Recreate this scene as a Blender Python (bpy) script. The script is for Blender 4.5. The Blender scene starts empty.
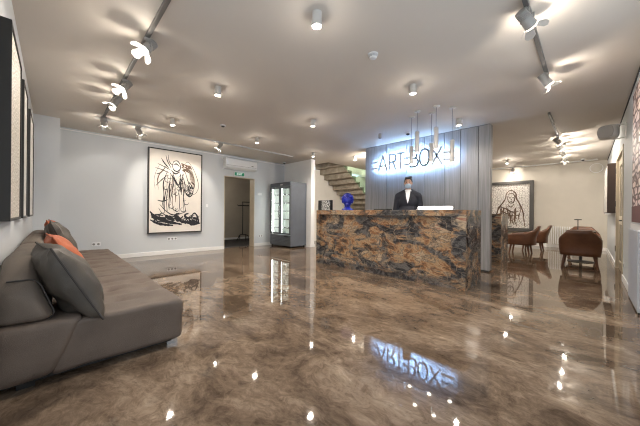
import bpy, bmesh, math, random
from mathutils import Vector, Matrix, noise
random.seed(7)
scene = bpy.context.scene
COL = scene.collection
S2 = math.sqrt(2)

# ------------------------------------------------------------------ camera
cd = bpy.data.cameras.new('camera')
cd.sensor_width = 36.0
cd.lens = 268.0 * 36.0 / 640.0
cd.shift_y = 0.5 / 640.0
cd.clip_start = 0.02
cam = bpy.data.objects.new('camera', cd)
COL.objects.link(cam)
_r = math.radians(0.5)
F = Vector((1, 1, 0)).normalized(); R = Vector((1, -1, 0)).normalized(); U = Vector((0, 0, 1))
rx = R * math.cos(_r) + U * math.sin(_r)
ux = -R * math.sin(_r) + U * math.cos(_r)
M4 = Matrix.Identity(4)
for i in range(3):
    M4[i][0] = rx[i]; M4[i][1] = ux[i]; M4[i][2] = -F[i]
M4[2][3] = 1.1
cam.matrix_world = M4
scene.camera = cam

# ------------------------------------------------------------------ view, world, light levels
vs = scene.view_settings
scene.display_settings.display_device = 'sRGB'
vs.view_transform = 'Standard'
vs.look = 'None'
vs.gamma = 1.0
vs.use_curve_mapping = False
vs.exposure = 0.33
scene.cycles.filter_width = 1.1

WORLD_STRENGTH = 1.6
DOWN_W = 85.0
TRACK_W = 50.0
SPILL_W = 13.0
SIGN_E = 120.0
WARM = (1.0, 0.90, 0.78)
COOLW = (0.93, 0.96, 1.0)

w = bpy.data.worlds.new('daylight')
scene.world = w
w.use_nodes = True
bg = w.node_tree.nodes['Background']
bg.inputs[0].default_value = (0.80, 0.90, 1.0, 1)
bg.inputs[1].default_value = WORLD_STRENGTH

def portal(name, loc, rot, sx, sy):
    l = bpy.data.lights.new(name, 'AREA'); l.shape = 'RECTANGLE'; l.size = sx; l.size_y = sy
    l.cycles.is_portal = True
    o = bpy.data.objects.new(name, l); o.location = loc; o.rotation_euler = rot
    COL.objects.link(o)
H = 2.86
YB = 7.77      # wall with the large canvas
YR = -0.43     # right hand wall
XL = -0.25     # left hand wall
XE = 12.3      # far wall of the lounge
portal('added_daylight_right', (1.95, YR - 0.16, 1.5), (math.radians(90), 0, 0), 3.7, 2.4)  # portals guide sky light through the two added windows
portal('added_daylight_left', (XL - 0.16, 0.9, 1.5), (math.radians(90), 0, math.radians(-90)), 2.2, 2.4)

# ------------------------------------------------------------------ materials
def ramp_mat(name, stops, scale=(4, 4, 4), detail=6, rough=0.6, metal=0.0, bump=0.0, bump_scale=60.0,
             distort=0.0, spec=0.5, coat=0.0, rough_var=0.0):
    m = bpy.data.materials.new(name); m.use_nodes = True
    nt = m.node_tree; n = nt.nodes; L = nt.links
    b = n['Principled BSDF']
    tc = n.new('ShaderNodeTexCoord'); mp = n.new('ShaderNodeMapping')
    mp.inputs['Scale'].default_value = scale
    L.new(tc.outputs['Object'], mp.inputs['Vector'])
    nz = n.new('ShaderNodeTexNoise'); nz.inputs['Scale'].default_value = 1.0
    nz.inputs['Detail'].default_value = detail; nz.inputs['Distortion'].default_value = distort
    L.new(mp.outputs[0], nz.inputs['Vector'])
    cr = n.new('ShaderNodeValToRGB')
    els = cr.color_ramp.elements
    while len(els) < len(stops): els.new(0.5)
    for e, (p, c) in zip(els, stops):
        e.position = p; e.color = (c[0], c[1], c[2], 1)
    L.new(nz.outputs['Fac'], cr.inputs['Fac'])
    L.new(cr.outputs['Color'], b.inputs['Base Color'])
    b.inputs['Roughness'].default_value = rough
    b.inputs['Metallic'].default_value = metal
    b.inputs['Specular IOR Level'].default_value = spec
    b.inputs['Coat Weight'].default_value = coat
    b.inputs['Coat Roughness'].default_value = 0.05
    if bump > 0:
        n2 = n.new('ShaderNodeTexNoise'); n2.inputs['Scale'].default_value = bump_scale
        n2.inputs['Detail'].default_value = 3
        L.new(tc.outputs['Object'], n2.inputs['Vector'])
        bp = n.new('ShaderNodeBump'); bp.inputs['Strength'].default_value = bump
        bp.inputs['Distance'].default_value = 0.01
        L.new(n2.outputs['Fac'], bp.inputs['Height'])
        L.new(bp.outputs[0], b.inputs['Normal'])
    return m

def flat(name, c, rough=0.6, metal=0.0, var=0.06, **k):
    lo = tuple(max(0, x * (1 - var)) for x in c); hi = tuple(min(1, x * (1 + var)) for x in c)
    return ramp_mat(name, [(0.35, lo), (0.65, hi)], rough=rough, metal=metal, **k)

def emit(name, c, s, base=(0.8, 0.8, 0.8)):
    m = bpy.data.materials.new(name); m.use_nodes = True
    b = m.node_tree.nodes['Principled BSDF']
    b.inputs['Base Color'].default_value = (*base, 1)
    b.inputs['Emission Color'].default_value = (*c, 1)
    b.inputs['Emission Strength'].default_value = s
    return m

def glass(name, c=(1, 1, 1), mixf=0.12):
    m = bpy.data.materials.new(name); m.use_nodes = True
    nt = m.node_tree; n = nt.nodes; L = nt.links
    out = n['Material Output']
    t = n.new('ShaderNodeBsdfTransparent'); t.inputs[0].default_value = (*c, 1)
    g = n.new('ShaderNodeBsdfGlossy'); g.inputs['Roughness'].default_value = 0.02
    fr = n.new('ShaderNodeFresnel'); fr.inputs['IOR'].default_value = 1.45
    mx = n.new('ShaderNodeMixShader')
    ge = n.new('ShaderNodeNewGeometry'); iv = n.new('ShaderNodeMath'); iv.operation = 'SUBTRACT'; iv.inputs[0].default_value = 1.0
    mu = n.new('ShaderNodeMath'); mu.operation = 'MULTIPLY'
    L.new(ge.outputs['Backfacing'], iv.inputs[1]); L.new(iv.outputs[0], mu.inputs[0]); L.new(fr.outputs[0], mu.inputs[1])
    L.new(mu.outputs[0], mx.inputs[0]); L.new(t.outputs[0], mx.inputs[1]); L.new(g.outputs[0], mx.inputs[2])
    L.new(mx.outputs[0], out.inputs['Surface'])
    return m

def marble_mat(name, dark=False):
    """charcoal / rust / cream breccia marble with diagonal drift"""
    m = bpy.data.materials.new(name); m.use_nodes = True
    nt = m.node_tree; n = nt.nodes; L = nt.links
    b = n['Principled BSDF']
    tc = n.new('ShaderNodeTexCoord')
    mp = n.new('ShaderNodeMapping'); mp.inputs['Rotation'].default_value = (0.75, 0.5, 0.0)
    mp.inputs['Scale'].default_value = (1.2, 0.85, 1.5)
    L.new(tc.outputs['Object'], mp.inputs[0])
    def noise_(scale, detail, rough, dist, src):
        q = n.new('ShaderNodeTexNoise'); q.inputs['Scale'].default_value = scale; q.inputs['Detail'].default_value = detail
        q.inputs['Roughness'].default_value = rough; q.inputs['Distortion'].default_value = dist
        L.new(src, q.inputs['Vector']); return q
    def ramp(fac, st):
        r = n.new('ShaderNodeValToRGB'); e = r.color_ramp.elements
        while len(e) < len(st): e.new(0.5)
        for x, (p, c) in zip(e, st): x.position = p; x.color = (*c, 1)
        L.new(fac, r.inputs['Fac']); return r
    wz = noise_(1.3, 4, .5, 0, mp.outputs[0])
    mv = n.new('ShaderNodeMixRGB'); mv.blend_type = 'LINEAR_LIGHT'; mv.inputs[0].default_value = 0.28
    L.new(mp.outputs[0], mv.inputs[1]); L.new(wz.outputs['Color'], mv.inputs[2])
    warm = ramp(noise_(3.9, 12, .72, .6, mv.outputs[0]).outputs['Fac'],
        [(0.30, (0.022, 0.019, 0.017)), (0.40, (0.105, 0.072, 0.050)), (0.45, (0.26, 0.125, 0.060)), (0.50, (0.40, 0.27, 0.155)),
         (0.54, (0.11, 0.085, 0.068)), (0.60, (0.47, 0.36, 0.24)), (0.65, (0.25, 0.095, 0.060)), (0.74, (0.60, 0.53, 0.43))])
    cold = ramp(noise_(5.5, 12, .76, 1.0, mv.outputs[0]).outputs['Fac'],
        [(0.36, (0.010, 0.010, 0.012)), (0.48, (0.045, 0.043, 0.044)), (0.56, (0.135, 0.128, 0.122)), (0.64, (0.050, 0.047, 0.046)), (0.72, (0.45, 0.41, 0.36))])
    pat = ramp(noise_(1.7, 8, .62, 1.3, mp.outputs[0]).outputs['Fac'], [(0.455, (0, 0, 0)), (0.53, (1, 1, 1))])
    mx = n.new('ShaderNodeMixRGB'); L.new(pat.outputs[0], mx.inputs[0]); L.new(warm.outputs[0], mx.inputs[1]); L.new(cold.outputs[0], mx.inputs[2])
    vo = n.new('ShaderNodeTexVoronoi'); vo.feature = 'DISTANCE_TO_EDGE'; vo.inputs['Scale'].default_value = 3.6
    L.new(mv.outputs[0], vo.inputs['Vector'])
    rv = ramp(vo.outputs['Distance'], [(0.0, (.30, .30, .30)), (0.02, (0, 0, 0))])
    m2 = n.new('ShaderNodeMixRGB'); L.new(rv.outputs[0], m2.inputs[0]); L.new(mx.outputs[0], m2.inputs[1]); m2.inputs[2].default_value = (0.60, 0.47, 0.33, 1)
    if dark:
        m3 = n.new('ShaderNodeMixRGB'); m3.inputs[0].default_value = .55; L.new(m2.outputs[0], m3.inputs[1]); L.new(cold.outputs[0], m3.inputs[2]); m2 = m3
    L.new(m2.outputs[0], b.inputs['Base Color'])
    b.inputs['Roughness'].default_value = 0.2
    return m

def floor_mat():
    m = bpy.data.materials.new('polished_floor'); m.use_nodes = True
    nt = m.node_tree; n = nt.nodes; L = nt.links
    b = n['Principled BSDF']
    tc = n.new('ShaderNodeTexCoord')
    mp = n.new('ShaderNodeMapping'); mp.inputs['Scale'].default_value = (1.35, 0.8, 1); mp.inputs['Rotation'].default_value = (0, 0, 0.75)
    L.new(tc.outputs['Object'], mp.inputs[0])
    def noise_(scale, detail, rough, dist, src):
        q = n.new('ShaderNodeTexNoise'); q.inputs['Scale'].default_value = scale; q.inputs['Detail'].default_value = detail
        q.inputs['Roughness'].default_value = rough; q.inputs['Distortion'].default_value = dist
        L.new(src, q.inputs['Vector']); return q
    def ramp(fac, st):
        r = n.new('ShaderNodeValToRGB'); e = r.color_ramp.elements
        while len(e) < len(st): e.new(0.5)
        for x, (p, c) in zip(e, st): x.position = p; x.color = (*c, 1)
        L.new(fac, r.inputs['Fac']); return r
    wz = noise_(0.8, 4, .55, 0, tc.outputs['Object'])
    mv = n.new('ShaderNodeMixRGB'); mv.blend_type = 'LINEAR_LIGHT'; mv.inputs[0].default_value = 0.30
    L.new(mp.outputs[0], mv.inputs[1]); L.new(wz.outputs['Color'], mv.inputs[2])
    base = ramp(noise_(1.7, 14, .70, .55, mv.outputs[0]).outputs['Fac'],
        [(0.30, (0.042, 0.028, 0.019)), (0.43, (0.098, 0.067, 0.045)), (0.51, (0.155, 0.109, 0.074)), (0.60, (0.215, 0.157, 0.110)), (0.74, (0.36, 0.285, 0.21))])
    fine = ramp(noise_(13, 12, .78, .8, mv.outputs[0]).outputs['Fac'], [(0.32, (0.45, 0.42, 0.40)), (0.5, (1, 1, 1)), (0.70, (1.5, 1.52, 1.55))])
    mx = n.new('ShaderNodeMixRGB'); mx.blend_type = 'MULTIPLY'; mx.inputs[0].default_value = 0.9
    L.new(base.outputs[0], mx.inputs[1]); L.new(fine.outputs[0], mx.inputs[2])
    L.new(mx.outputs[0], b.inputs['Base Color'])
    b.inputs['Roughness'].default_value = 0.035
    b.inputs['IOR'].default_value = 1.48
    return m

def wood_mat(name, c0, c1, scale=(30, 30, 1.2), rough=0.55):
    return ramp_mat(name, [(0.3, c0), (0.7, c1)], scale=scale, detail=5, rough=rough, distort=0.6)

def canvas_speckle(name, a, b_, sc=70, bump=0.6):
    m = ramp_mat(name, [(0.42, a), (0.60, b_)], scale=(sc, sc, sc), detail=3, rough=0.45, bump=bump, bump_scale=80)
    return m

def cell_mat(name, light, line, sc, width=0.07, stretch=(1, 1, 1)):
    m = bpy.data.materials.new(name); m.use_nodes = True
    nt = m.node_tree; n = nt.nodes; L = nt.links; b = n['Principled BSDF']
    tc = n.new('ShaderNodeTexCoord'); mp = n.new('ShaderNodeMapping'); mp.inputs['Scale'].default_value = stretch
    L.new(tc.outputs['Object'], mp.inputs[0])
    vo = n.new('ShaderNodeTexVoronoi'); vo.feature = 'DISTANCE_TO_EDGE'; vo.inputs['Scale'].default_value = sc
    vo.inputs['Randomness'].default_value = 0.75
    L.new(mp.outputs[0], vo.inputs['Vector'])
    r = n.new('ShaderNodeValToRGB')
    r.color_ramp.elements[0].position = width * 0.5; r.color_ramp.elements[0].color = (*line, 1)
    r.color_ramp.elements[1].position = width * 1.6; r.color_ramp.elements[1].color = (*light, 1)
    L.new(vo.outputs['Distance'], r.inputs['Fac'])
    L.new(r.outputs[0], b.inputs['Base Color'])
    b.inputs['Roughness'].default_value = 0.5
    return m

M = {}
M['ceiling'] = flat('ceiling_paint', (0.61, 0.565, 0.51), 0.75, var=0.03, scale=(0.5, 0.5, 0.5))
M['wall'] = flat('wall_paint', (0.57, 0.595, 0.615), 0.6, var=0.02, scale=(0.7, 0.7, 0.7))
M['wall_warm'] = flat('lounge_wall_paint', (0.60, 0.56, 0.49), 0.6, var=0.02)
M['wall_beige'] = flat('back_room_paint', (0.40, 0.35, 0.28), 0.7, var=0.03)
M['white'] = flat('white_paint', (0.80, 0.80, 0.79), 0.4, var=0.02)
M['white_trim'] = flat('white_trim_paint', (0.78, 0.78, 0.77), 0.4, var=0.02)
M['beige_trim'] = flat('beige_door_paint', (0.52, 0.45, 0.34), 0.4, var=0.03)
M['floor'] = floor_mat()
M['carpet'] = flat('dark_carpet', (0.035, 0.033, 0.032), 0.9, var=0.2, bump=0.3, bump_scale=200)
M['panel_wood'] = wood_mat('grey_oak_panel', (0.21, 0.205, 0.20), (0.32, 0.31, 0.305), (45, 45, 1.5))
M['groove'] = flat('groove_black', (0.05, 0.05, 0.055), 0.8)
M['marble'] = marble_mat('breccia_marble')
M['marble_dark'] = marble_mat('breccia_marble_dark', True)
M['fabric'] = ramp_mat('taupe_fabric', [(0.3, (0.088, 0.064, 0.049)), (0.7, (0.122, 0.092, 0.072))], scale=(5, 5, 5), rough=0.62, bump=0.25, bump_scale=260)
M['fabric_back'] = ramp_mat('taupe_fabric_back', [(0.3, (0.095, 0.074, 0.058)), (0.7, (0.13, 0.104, 0.083))], scale=(5, 5, 5), rough=0.65, bump=0.25, bump_scale=260)
M['pillow_grey'] = ramp_mat('slate_grey_fabric', [(0.3, (0.048, 0.040, 0.032)), (0.7, (0.076, 0.064, 0.051))], scale=(6, 6, 6), rough=0.5, bump=0.2, bump_scale=240)
M['pillow_orange'] = ramp_mat('orange_fabric', [(0.3, (0.36, 0.085, 0.030)), (0.7, (0.50, 0.13, 0.05))], scale=(9, 9, 9), rough=0.6, bump=0.3, bump_scale=200)
M['piping'] = flat('dark_piping', (0.03, 0.025, 0.022), 0.6)
M['orange_piping'] = flat('orange_piping', (0.30, 0.07, 0.025), 0.6)
M['black'] = flat('black_lacquer', (0.012, 0.012, 0.012), 0.4)
M['black_frame'] = flat('black_frame_wood', (0.018, 0.016, 0.014), 0.45)
M['dark_grey'] = flat('dark_grey_paint', (0.06, 0.06, 0.065), 0.5)
M['frame_grey'] = flat('charcoal_frame', (0.075, 0.072, 0.068), 0.5)
M['brown_side'] = flat('dark_brown_frame', (0.045, 0.026, 0.018), 0.5)
M['chrome'] = flat('brushed_metal', (0.62, 0.62, 0.62), 0.25, metal=1.0)
M['sign_metal'] = flat('grey_sign_metal', (0.55, 0.58, 0.63), 0.45, metal=0.1)
M['lamp_body'] = flat('lamp_white_enamel', (0.55, 0.53, 0.50), 0.4)
M['lamp_grey'] = flat('lamp_grey_enamel', (0.33, 0.32, 0.30), 0.45)
M['track'] = flat('track_grey', (0.16, 0.155, 0.15), 0.4, metal=0.4)
M['track_white'] = flat('track_white', (0.5, 0.5, 0.49), 0.4)
M['lens'] = emit('lamp_lens', (1.0, 0.93, 0.82), 45)
M['lens_soft'] = emit('lamp_lens_soft', (1.0, 0.95, 0.88), 18)
M['sign_light'] = emit('sign_backlight', (0.34, 0.58, 1.0), SIGN_E)
M['bar_light'] = emit('bar_light', (1.0, 0.98, 0.93), 2.6)
M['led_tube'] = emit('fridge_led', (0.93, 1.0, 0.94), 16)
M['fridge'] = flat('fridge_grey_steel', (0.115, 0.13, 0.155), 0.45)
M['fridge_frame'] = flat('fridge_door_frame', (0.10, 0.11, 0.12), 0.4)
M['fridge_in'] = flat('fridge_liner', (0.80, 0.84, 0.80), 0.35)
M['glass'] = glass('clear_glass')
M['green_glass'] = glass('greenish_glass', (0.80, 0.93, 0.86))
M['plastic'] = flat('white_plastic', (0.74, 0.75, 0.76), 0.35, var=0.02)
M['socket_dark'] = flat('socket_grey', (0.2, 0.2, 0.2), 0.4)
M['exit_green'] = emit('exit_green', (0.02, 0.28, 0.15), 0.25, (0.01, 0.17, 0.09))
M['exit_white'] = emit('exit_white', (0.85, 0.95, 0.88), 0.6)
M['concrete'] = ramp_mat('stair_concrete', [(0.3, (0.25, 0.215, 0.165)), (0.7, (0.42, 0.37, 0.30))], scale=(7, 7, 7), rough=0.7)
M['stair_wall'] = flat('stairwell_white', (0.80, 0.78, 0.73), 0.6, var=0.02)
M['blue'] = ramp_mat('cobalt_blue_glaze', [(0.3, (0.003, 0.007, 0.17)), (0.7, (0.009, 0.02, 0.38))], scale=(9, 9, 9), rough=0.35)
M['canvas'] = flat('canvas_cream', (0.74, 0.69, 0.63), 0.7, var=0.03)
M['ink'] = flat('ink_black', (0.012, 0.012, 0.016), 0.5, var=0.3)
M['ink_brown'] = flat('ink_brown', (0.10, 0.055, 0.03), 0.55, var=0.3)
M['gold_canvas'] = canvas_speckle('speckled_relief', (0.34, 0.30, 0.23), (0.76, 0.72, 0.64), 60, 0.8)
M['grey_canvas'] = canvas_speckle('pale_grey_relief', (0.42, 0.41, 0.38), (0.55, 0.53, 0.5), 20, 0.3)
M['brick_canvas'] = cell_mat('white_cell_canvas', (0.72, 0.69, 0.65), (0.17, 0.14, 0.13), 12, 0.05, (1, 1, 1.6))
M['maroon_cells'] = cell_mat('maroon_line_cells', (0.78, 0.64, 0.60), (0.085, 0.03, 0.03), 12, 0.10, (.33, .2, 1))
M['maroon'] = flat('maroon_paint', (0.11, 0.035, 0.035), 0.6)
M['leather'] = ramp_mat('cognac_leather', [(0.3, (0.085, 0.032, 0.013)), (0.7, (0.145, 0.058, 0.024))], scale=(6, 6, 6), rough=0.42, bump=0.15, bump_scale=120)
M['seat_grey'] = flat('seat_grey_leather', (0.30, 0.26, 0.22), 0.5)
M['leg_wood'] = wood_mat('walnut_leg', (0.09, 0.035, 0.014), (0.15, 0.06, 0.026), (20, 20, 3), 0.4)
M['table_dark'] = flat('dark_table_wood', (0.035, 0.024, 0.018), 0.3)
M['skin'] = flat('skin', (0.52, 0.30, 0.21), 0.5)
M['hair'] = flat('dark_hair', (0.02, 0.014, 0.010), 0.5, bump=0.4, bump_scale=90)
M['suit'] = flat('navy_suit_wool', (0.014, 0.015, 0.024), 0.75, var=0.15)
M['trouser'] = flat('navy_trouser_wool', (0.016, 0.017, 0.024), 0.8)
M['shirt'] = flat('white_shirt', (0.80, 0.80, 0.82), 0.6)
M['mask'] = flat('light_blue_mask', (0.42, 0.54, 0.66), 0.7)
M['eye'] = flat('eye_dark', (0.03, 0.02, 0.015), 0.3)
M['shoe'] = flat('black_shoe', (0.01, 0.01, 0.01), 0.3)
M['door_grey'] = flat('pale_grey_door', (0.44, 0.47, 0.53), 0.4, var=0.02)
M['pane_grey'] = flat('frosted_pane', (0.33, 0.30, 0.25), 0.25, var=0.05)

# ------------------------------------------------------------------ mesh helpers
class MB:
    def __init__(s): s.bm = bmesh.new()
    def box(s, x0, x1, y0, y1, z0, z1):
        v = [s.bm.verts.new((x, y, z)) for x in (x0, x1) for y in (y0, y1) for z in (z0, z1)]
        for f in ((0, 1, 3, 2), (4, 6, 7, 5), (0, 4, 5, 1), (2, 3, 7, 6), (0, 2, 6, 4), (1, 5, 7, 3)):
            s.bm.faces.new([v[i] for i in f])
        return s
    def obox(s, c, half, rotz=0, rotm=None):
        m = rotm if rotm is not None else Matrix.Rotation(rotz, 3, 'Z')
        v = [s.bm.verts.new(Vector(c) + m @ Vector((x * half[0], y * half[1], z * half[2])))
             for x in (-1, 1) for y in (-1, 1) for z in (-1, 1)]
        for f in ((0, 1, 3, 2), (4, 6, 7, 5), (0, 4, 5, 1), (2, 3, 7, 6), (0, 2, 6, 4), (1, 5, 7, 3)):
            s.bm.faces.new([v[i] for i in f])
        return s
    def cone(s, p0, p1, r0, r1, n=16, caps=True):
        p0 = Vector(p0); p1 = Vector(p1); d = (p1 - p0).normalized()
        a = d.orthogonal().normalized(); b = d.cross(a)
        A = []; B = []
        for i in range(n):
            t = 2 * math.pi * i / n; q = a * math.cos(t) + b * math.sin(t)
            A.append(s.bm.verts.new(p0 + q * r0)); B.append(s.bm.verts.new(p1 + q * r1))
        for i in range(n):
            j = (i + 1) % n
            s.bm.faces.new((A[i], A[j], B[j], B[i]))
        if caps:
            s.bm.faces.new(A[::-1]); s.bm.faces.new(B)
        return s
    def tube(s, pts, r, n=8, closed=False):
        pts = [Vector(p) for p in pts]; N = len(pts); rings = []
        prev = None
        for i, p in enumerate(pts):
            if closed: d = pts[(i + 1) % N] - pts[i - 1]
            else: d = pts[min(i + 1, N - 1)] - pts[max(i - 1, 0)]
            d.normalize()
            if prev is None: a = d.orthogonal().normalized()
            else:
                a = (prev - d * prev.dot(d))
                a = a.normalized() if a.length > 1e-6 else d.orthogonal().normalized()
            prev = a; b = d.cross(a)
            rr = r[i] if isinstance(r, (list, tuple)) else r
            rings.append([s.bm.verts.new(p + (a * math.cos(2 * math.pi * k / n) + b * math.sin(2 * math.pi * k / n)) * rr) for k in range(n)])
        for i in range(N if closed else N - 1):
            A = rings[i]; B = rings[(i + 1) % N]
            for k in range(n):
                j = (k + 1) % n
                s.bm.faces.new((A[k], A[j], B[j], B[k]))
        if not closed:
            s.bm.faces.new(rings[0][::-1]); s.bm.faces.new(rings[-1])
        return s
    def lathe(s, prof, c=(0, 0, 0), n=24):
        rings = []
        for r, z in prof:
            rings.append([s.bm.verts.new((c[0] + r * math.cos(2 * math.pi * k / n), c[1] + r * math.sin(2 * math.pi * k / n), c[2] + z)) for k in range(n)])
        for A, B in zip(rings, rings[1:]):
            for k in range(n):
                j = (k + 1) % n
                s.bm.faces.new((A[k], A[j], B[j], B[k]))
        s.bm.faces.new(rings[0][::-1]); s.bm.faces.new(rings[-1])
        return s
    def ball(s, c, r, sub=2, scale=(1, 1, 1)):
        ret = bmesh.ops.create_icosphere(s.bm, subdivisions=sub, radius=1.0)
        for v in ret['verts']:
            v.co = Vector(c) + Vector((v.co.x * r * scale[0], v.co.y * r * scale[1], v.co.z * r * scale[2]))
        return s
    def prism(s, poly, y0, y1, axis='Y'):
        """poly of (a,b) extruded along an axis; Y: (x,z), X: (y,z), Z: (x,y)"""
        def P(a, b, t):
            return (a, t, b) if axis == 'Y' else ((t, a, b) if axis == 'X' else (a, b, t))
        A = [s.bm.verts.new(P(a, b, y0)) for a, b in poly]; B = [s.bm.verts.new(P(a, b, y1)) for a, b in poly]
        n = len(poly)
        for i in range(n):
            j = (i + 1) % n
            s.bm.faces.new((A[i], A[j], B[j], B[i]))
        s.bm.faces.new(A[::-1]); s.bm.faces.new(B)
        return s
    def softbox(s, c, h, r, seg=(10, 10, 4), fn=None, k=4):
        def nodes(d, n):
            a = [-d + r * (1 - math.cos(math.pi / 2 * i / k)) for i in range(k)]
            inner = [-(d - r) + 2 * (d - r) * i / n for i in range(n + 1)]
            return a + inner + [-x for x in a[::-1]]
        nd = [nodes(h[i], seg[i]) for i in range(3)]
        cache = {}
        def V(p):
            key = tuple(round(x, 6) for x in p)
            if key in cache: return cache[key]
            q = Vector([max(-(h[i] - r), min(h[i] - r, p[i])) for i in range(3)])
            d = Vector(p) - q
            # push the shell point on the rounded surface
            out = q + (d.normalized() * r if d.length > 1e-9 else d)
            nrm = d.normalized() if d.length > 1e-9 else Vector((0, 0, 0))
            if fn: out = fn(out, nrm)
            cache[key] = s.bm.verts.new(Vector(c) + out)
            return cache[key]
        for ax in range(3):
            a, b = [i for i in range(3) if i != ax]
            for sgn in (-1, 1):
                for i in range(len(nd[a]) - 1):
                    for j in range(len(nd[b]) - 1):
                        vs_ = []
                        for (ii, jj) in ((i, j), (i + 1, j), (i + 1, j + 1), (i, j + 1)):
                            p = [0, 0, 0]; p[a] = nd[a][ii]; p[b] = nd[b][jj]; p[ax] = sgn * h[ax]
                            vs_.append(V(p))
                        if len(set(vs_)) == 4:
                            s.bm.faces.new(vs_ if sgn > 0 else vs_[::-1])
        return s
    def ribbon(s, pts, wd, plane, off=0.0):
        """flat ink stroke; pts 2D, plane maps (u,v,depth) to 3D; widths taper"""
        n = len(pts)
        if n < 2: return s
        L_, R_ = [], []
        for i in range(n):
            a = pts[max(i - 1, 0)]; b = pts[min(i + 1, n - 1)]
            dx, dy = b[0] - a[0], b[1] - a[1]; l = math.hypot(dx, dy) or 1
            t = i / (n - 1)
            wv = wd * (0.35 + 0.65 * math.sin(math.pi * min(max(t, 0.08), 0.92))) * (0.75 + 0.5 * random.random())
            L_.append(s.bm.verts.new(plane(pts[i][0] - dy / l * wv, pts[i][1] + dx / l * wv, off)))
            R_.append(s.bm.verts.new(plane(pts[i][0] + dy / l * wv, pts[i][1] - dx / l * wv, off)))
        for i in range(n - 1):
            s.bm.faces.new((L_[i], R_[i], R_[i + 1], L_[i + 1]))
        return s
    def build(s, name, mat, parent=None, smooth=False, bevel=0.0, bseg=2, solid=0.0, subsurf=0, loc=None):
        bmesh.ops.recalc_face_normals(s.bm, faces=s.bm.faces)
        me = bpy.data.meshes.new(name); s.bm.to_mesh(me); s.bm.free()
        mats = mat if isinstance(mat, (list, tuple)) else [mat]
        for m in mats: me.materials.append(m)
        if smooth:
            me.polygons.foreach_set('use_smooth', [True] * len(me.polygons))
        o = bpy.data.objects.new(name, me); COL.objects.link(o)
        if parent is not None: o.parent = parent
        if loc is not None: o.location = loc
        if solid:
            md = o.modifiers.new('solid', 'SOLIDIFY'); md.thickness = solid; md.offset = 0
        if bevel:
            md = o.modifiers.new('bevel', 'BEVEL'); md.width = bevel; md.segments = bseg; md.limit_method = 'ANGLE'
            md.angle_limit = math.radians(40)
        if subsurf:
            md = o.modifiers.new('sub', 'SUBSURF'); md.levels = subsurf; md.render_levels = subsurf
        if smooth and not subsurf:
            try:
                md2 = None
                me.set_sharp_from_angle(angle=math.radians(50))
            except Exception: pass
        return o

def thing(name, label, cat, loc=(0, 0, 0), rotz=0.0, group=None):
    o = bpy.data.objects.new(name, None); COL.objects.link(o)
    o.empty_display_size = 0.1
    o.location = loc; o.rotation_euler = (0, 0, rotz)
    o['label'] = label; o['category'] = cat
    if group: o['group'] = group
    return o
def tag(o, label, cat, group=None):
    o['label'] = label; o['category'] = cat
    if group: o['group'] = group
    return o
def struct(mb, name, mat, **k):
    o = mb.build(name, mat, **k); o['kind'] = 'structure'
    return o

def grid_wall(mb, axis, a0, a1, t0, t1, z0, z1, holes):
    """wall running along axis ('X' or 'Y') with rectangular holes (h0,h1,zz0,zz1)"""
    xs = sorted({a0, a1, *[h[0] for h in holes], *[h[1] for h in holes]})
    zs = sorted({z0, z1, *[h[2] for h in holes], *[h[3] for h in holes]})
    for i in range(len(xs) - 1):
        for j in range(len(zs) - 1):
            cx = (xs[i] + xs[i + 1]) / 2; cz = (zs[j] + zs[j + 1]) / 2
            if any(h[0] < cx < h[1] and h[2] < cz < h[3] for h in holes): continue
            if axis == 'X': mb.box(xs[i], xs[i + 1], t0, t1, zs[j], zs[j + 1])
            else: mb.box(t0, t1, xs[i], xs[i + 1], zs[j], zs[j + 1])
    bmesh.ops.remove_doubles(mb.bm, verts=mb.bm.verts, dist=1e-5)
    seen = {}
    kill = []
    for f in mb.bm.faces:
        key = tuple(sorted(v.index for v in f.verts)) if False else tuple(sorted((round(v.co.x, 4), round(v.co.y, 4), round(v.co.z, 4)) for v in f.verts))
        if key in seen: kill += [f, seen[key]]
        else: seen[key] = f
    bmesh.ops.delete(mb.bm, geom=list(set(kill)), context='FACES')
    return mb

# ------------------------------------------------------------------ the room
struct(MB().box(XL - .2, XE + .2, YR - .2, YB + .25, -0.1, 0), 'floor', M['floor'])
struct(MB().box(2.6, 7.0, YB + .25, 10.6, -0.1, 0.0), 'floor_back_room', M['carpet'])
STX0, STX1, STY0 = 6.7, 10.6, 6.32
c = MB()
c.box(XL - .2, STX0, YR - .2, YB + .25, H, H + .12)
c.box(STX0, STX1, YR - .2, STY0, H, H + .12)
c.box(STX1, XE + .2, YR - .2, YB + .25, H, H + .12)
struct(c, 'ceiling', M['ceiling'])
struct(MB().box(2.6, 7.0, YB + .25, 10.6, 2.6, 2.7), 'ceiling_back_room', M['ceiling'])
# upper stairwell walls
u = MB()
u.box(STX0 - .1, STX0, STY0, YB, H + .12, 5.2); u.box(STX1, STX1 + .1, STY0, YB, H + .12, 5.2)
u.box(STX0 - .1, STX1 + .1, STY0 - .1, STY0, H + .12, 5.2); u.box(STX0 - .1, STX1 + .1, YB, YB + .1, H + .12, 5.2)
u.box(STX0 - .1, STX1 + .1, STY0 - .1, YB + .1, 5.2, 5.3)
struct(u, 'wall_stairwell', M['stair_wall'])

DX0, DX1, DZ = 3.67, 4.71, 2.22
wb = grid_wall(MB(), 'X', XL - .2, XE + .2, YB, YB + .25, 0, H, [(DX0, DX1, 0, DZ)])
struct(wb, 'wall_back', M['wall'])
struct(MB().box(6.1, XE, YB - .02, YB, 0, H), 'wall_stair', M['stair_wall'])
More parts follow.
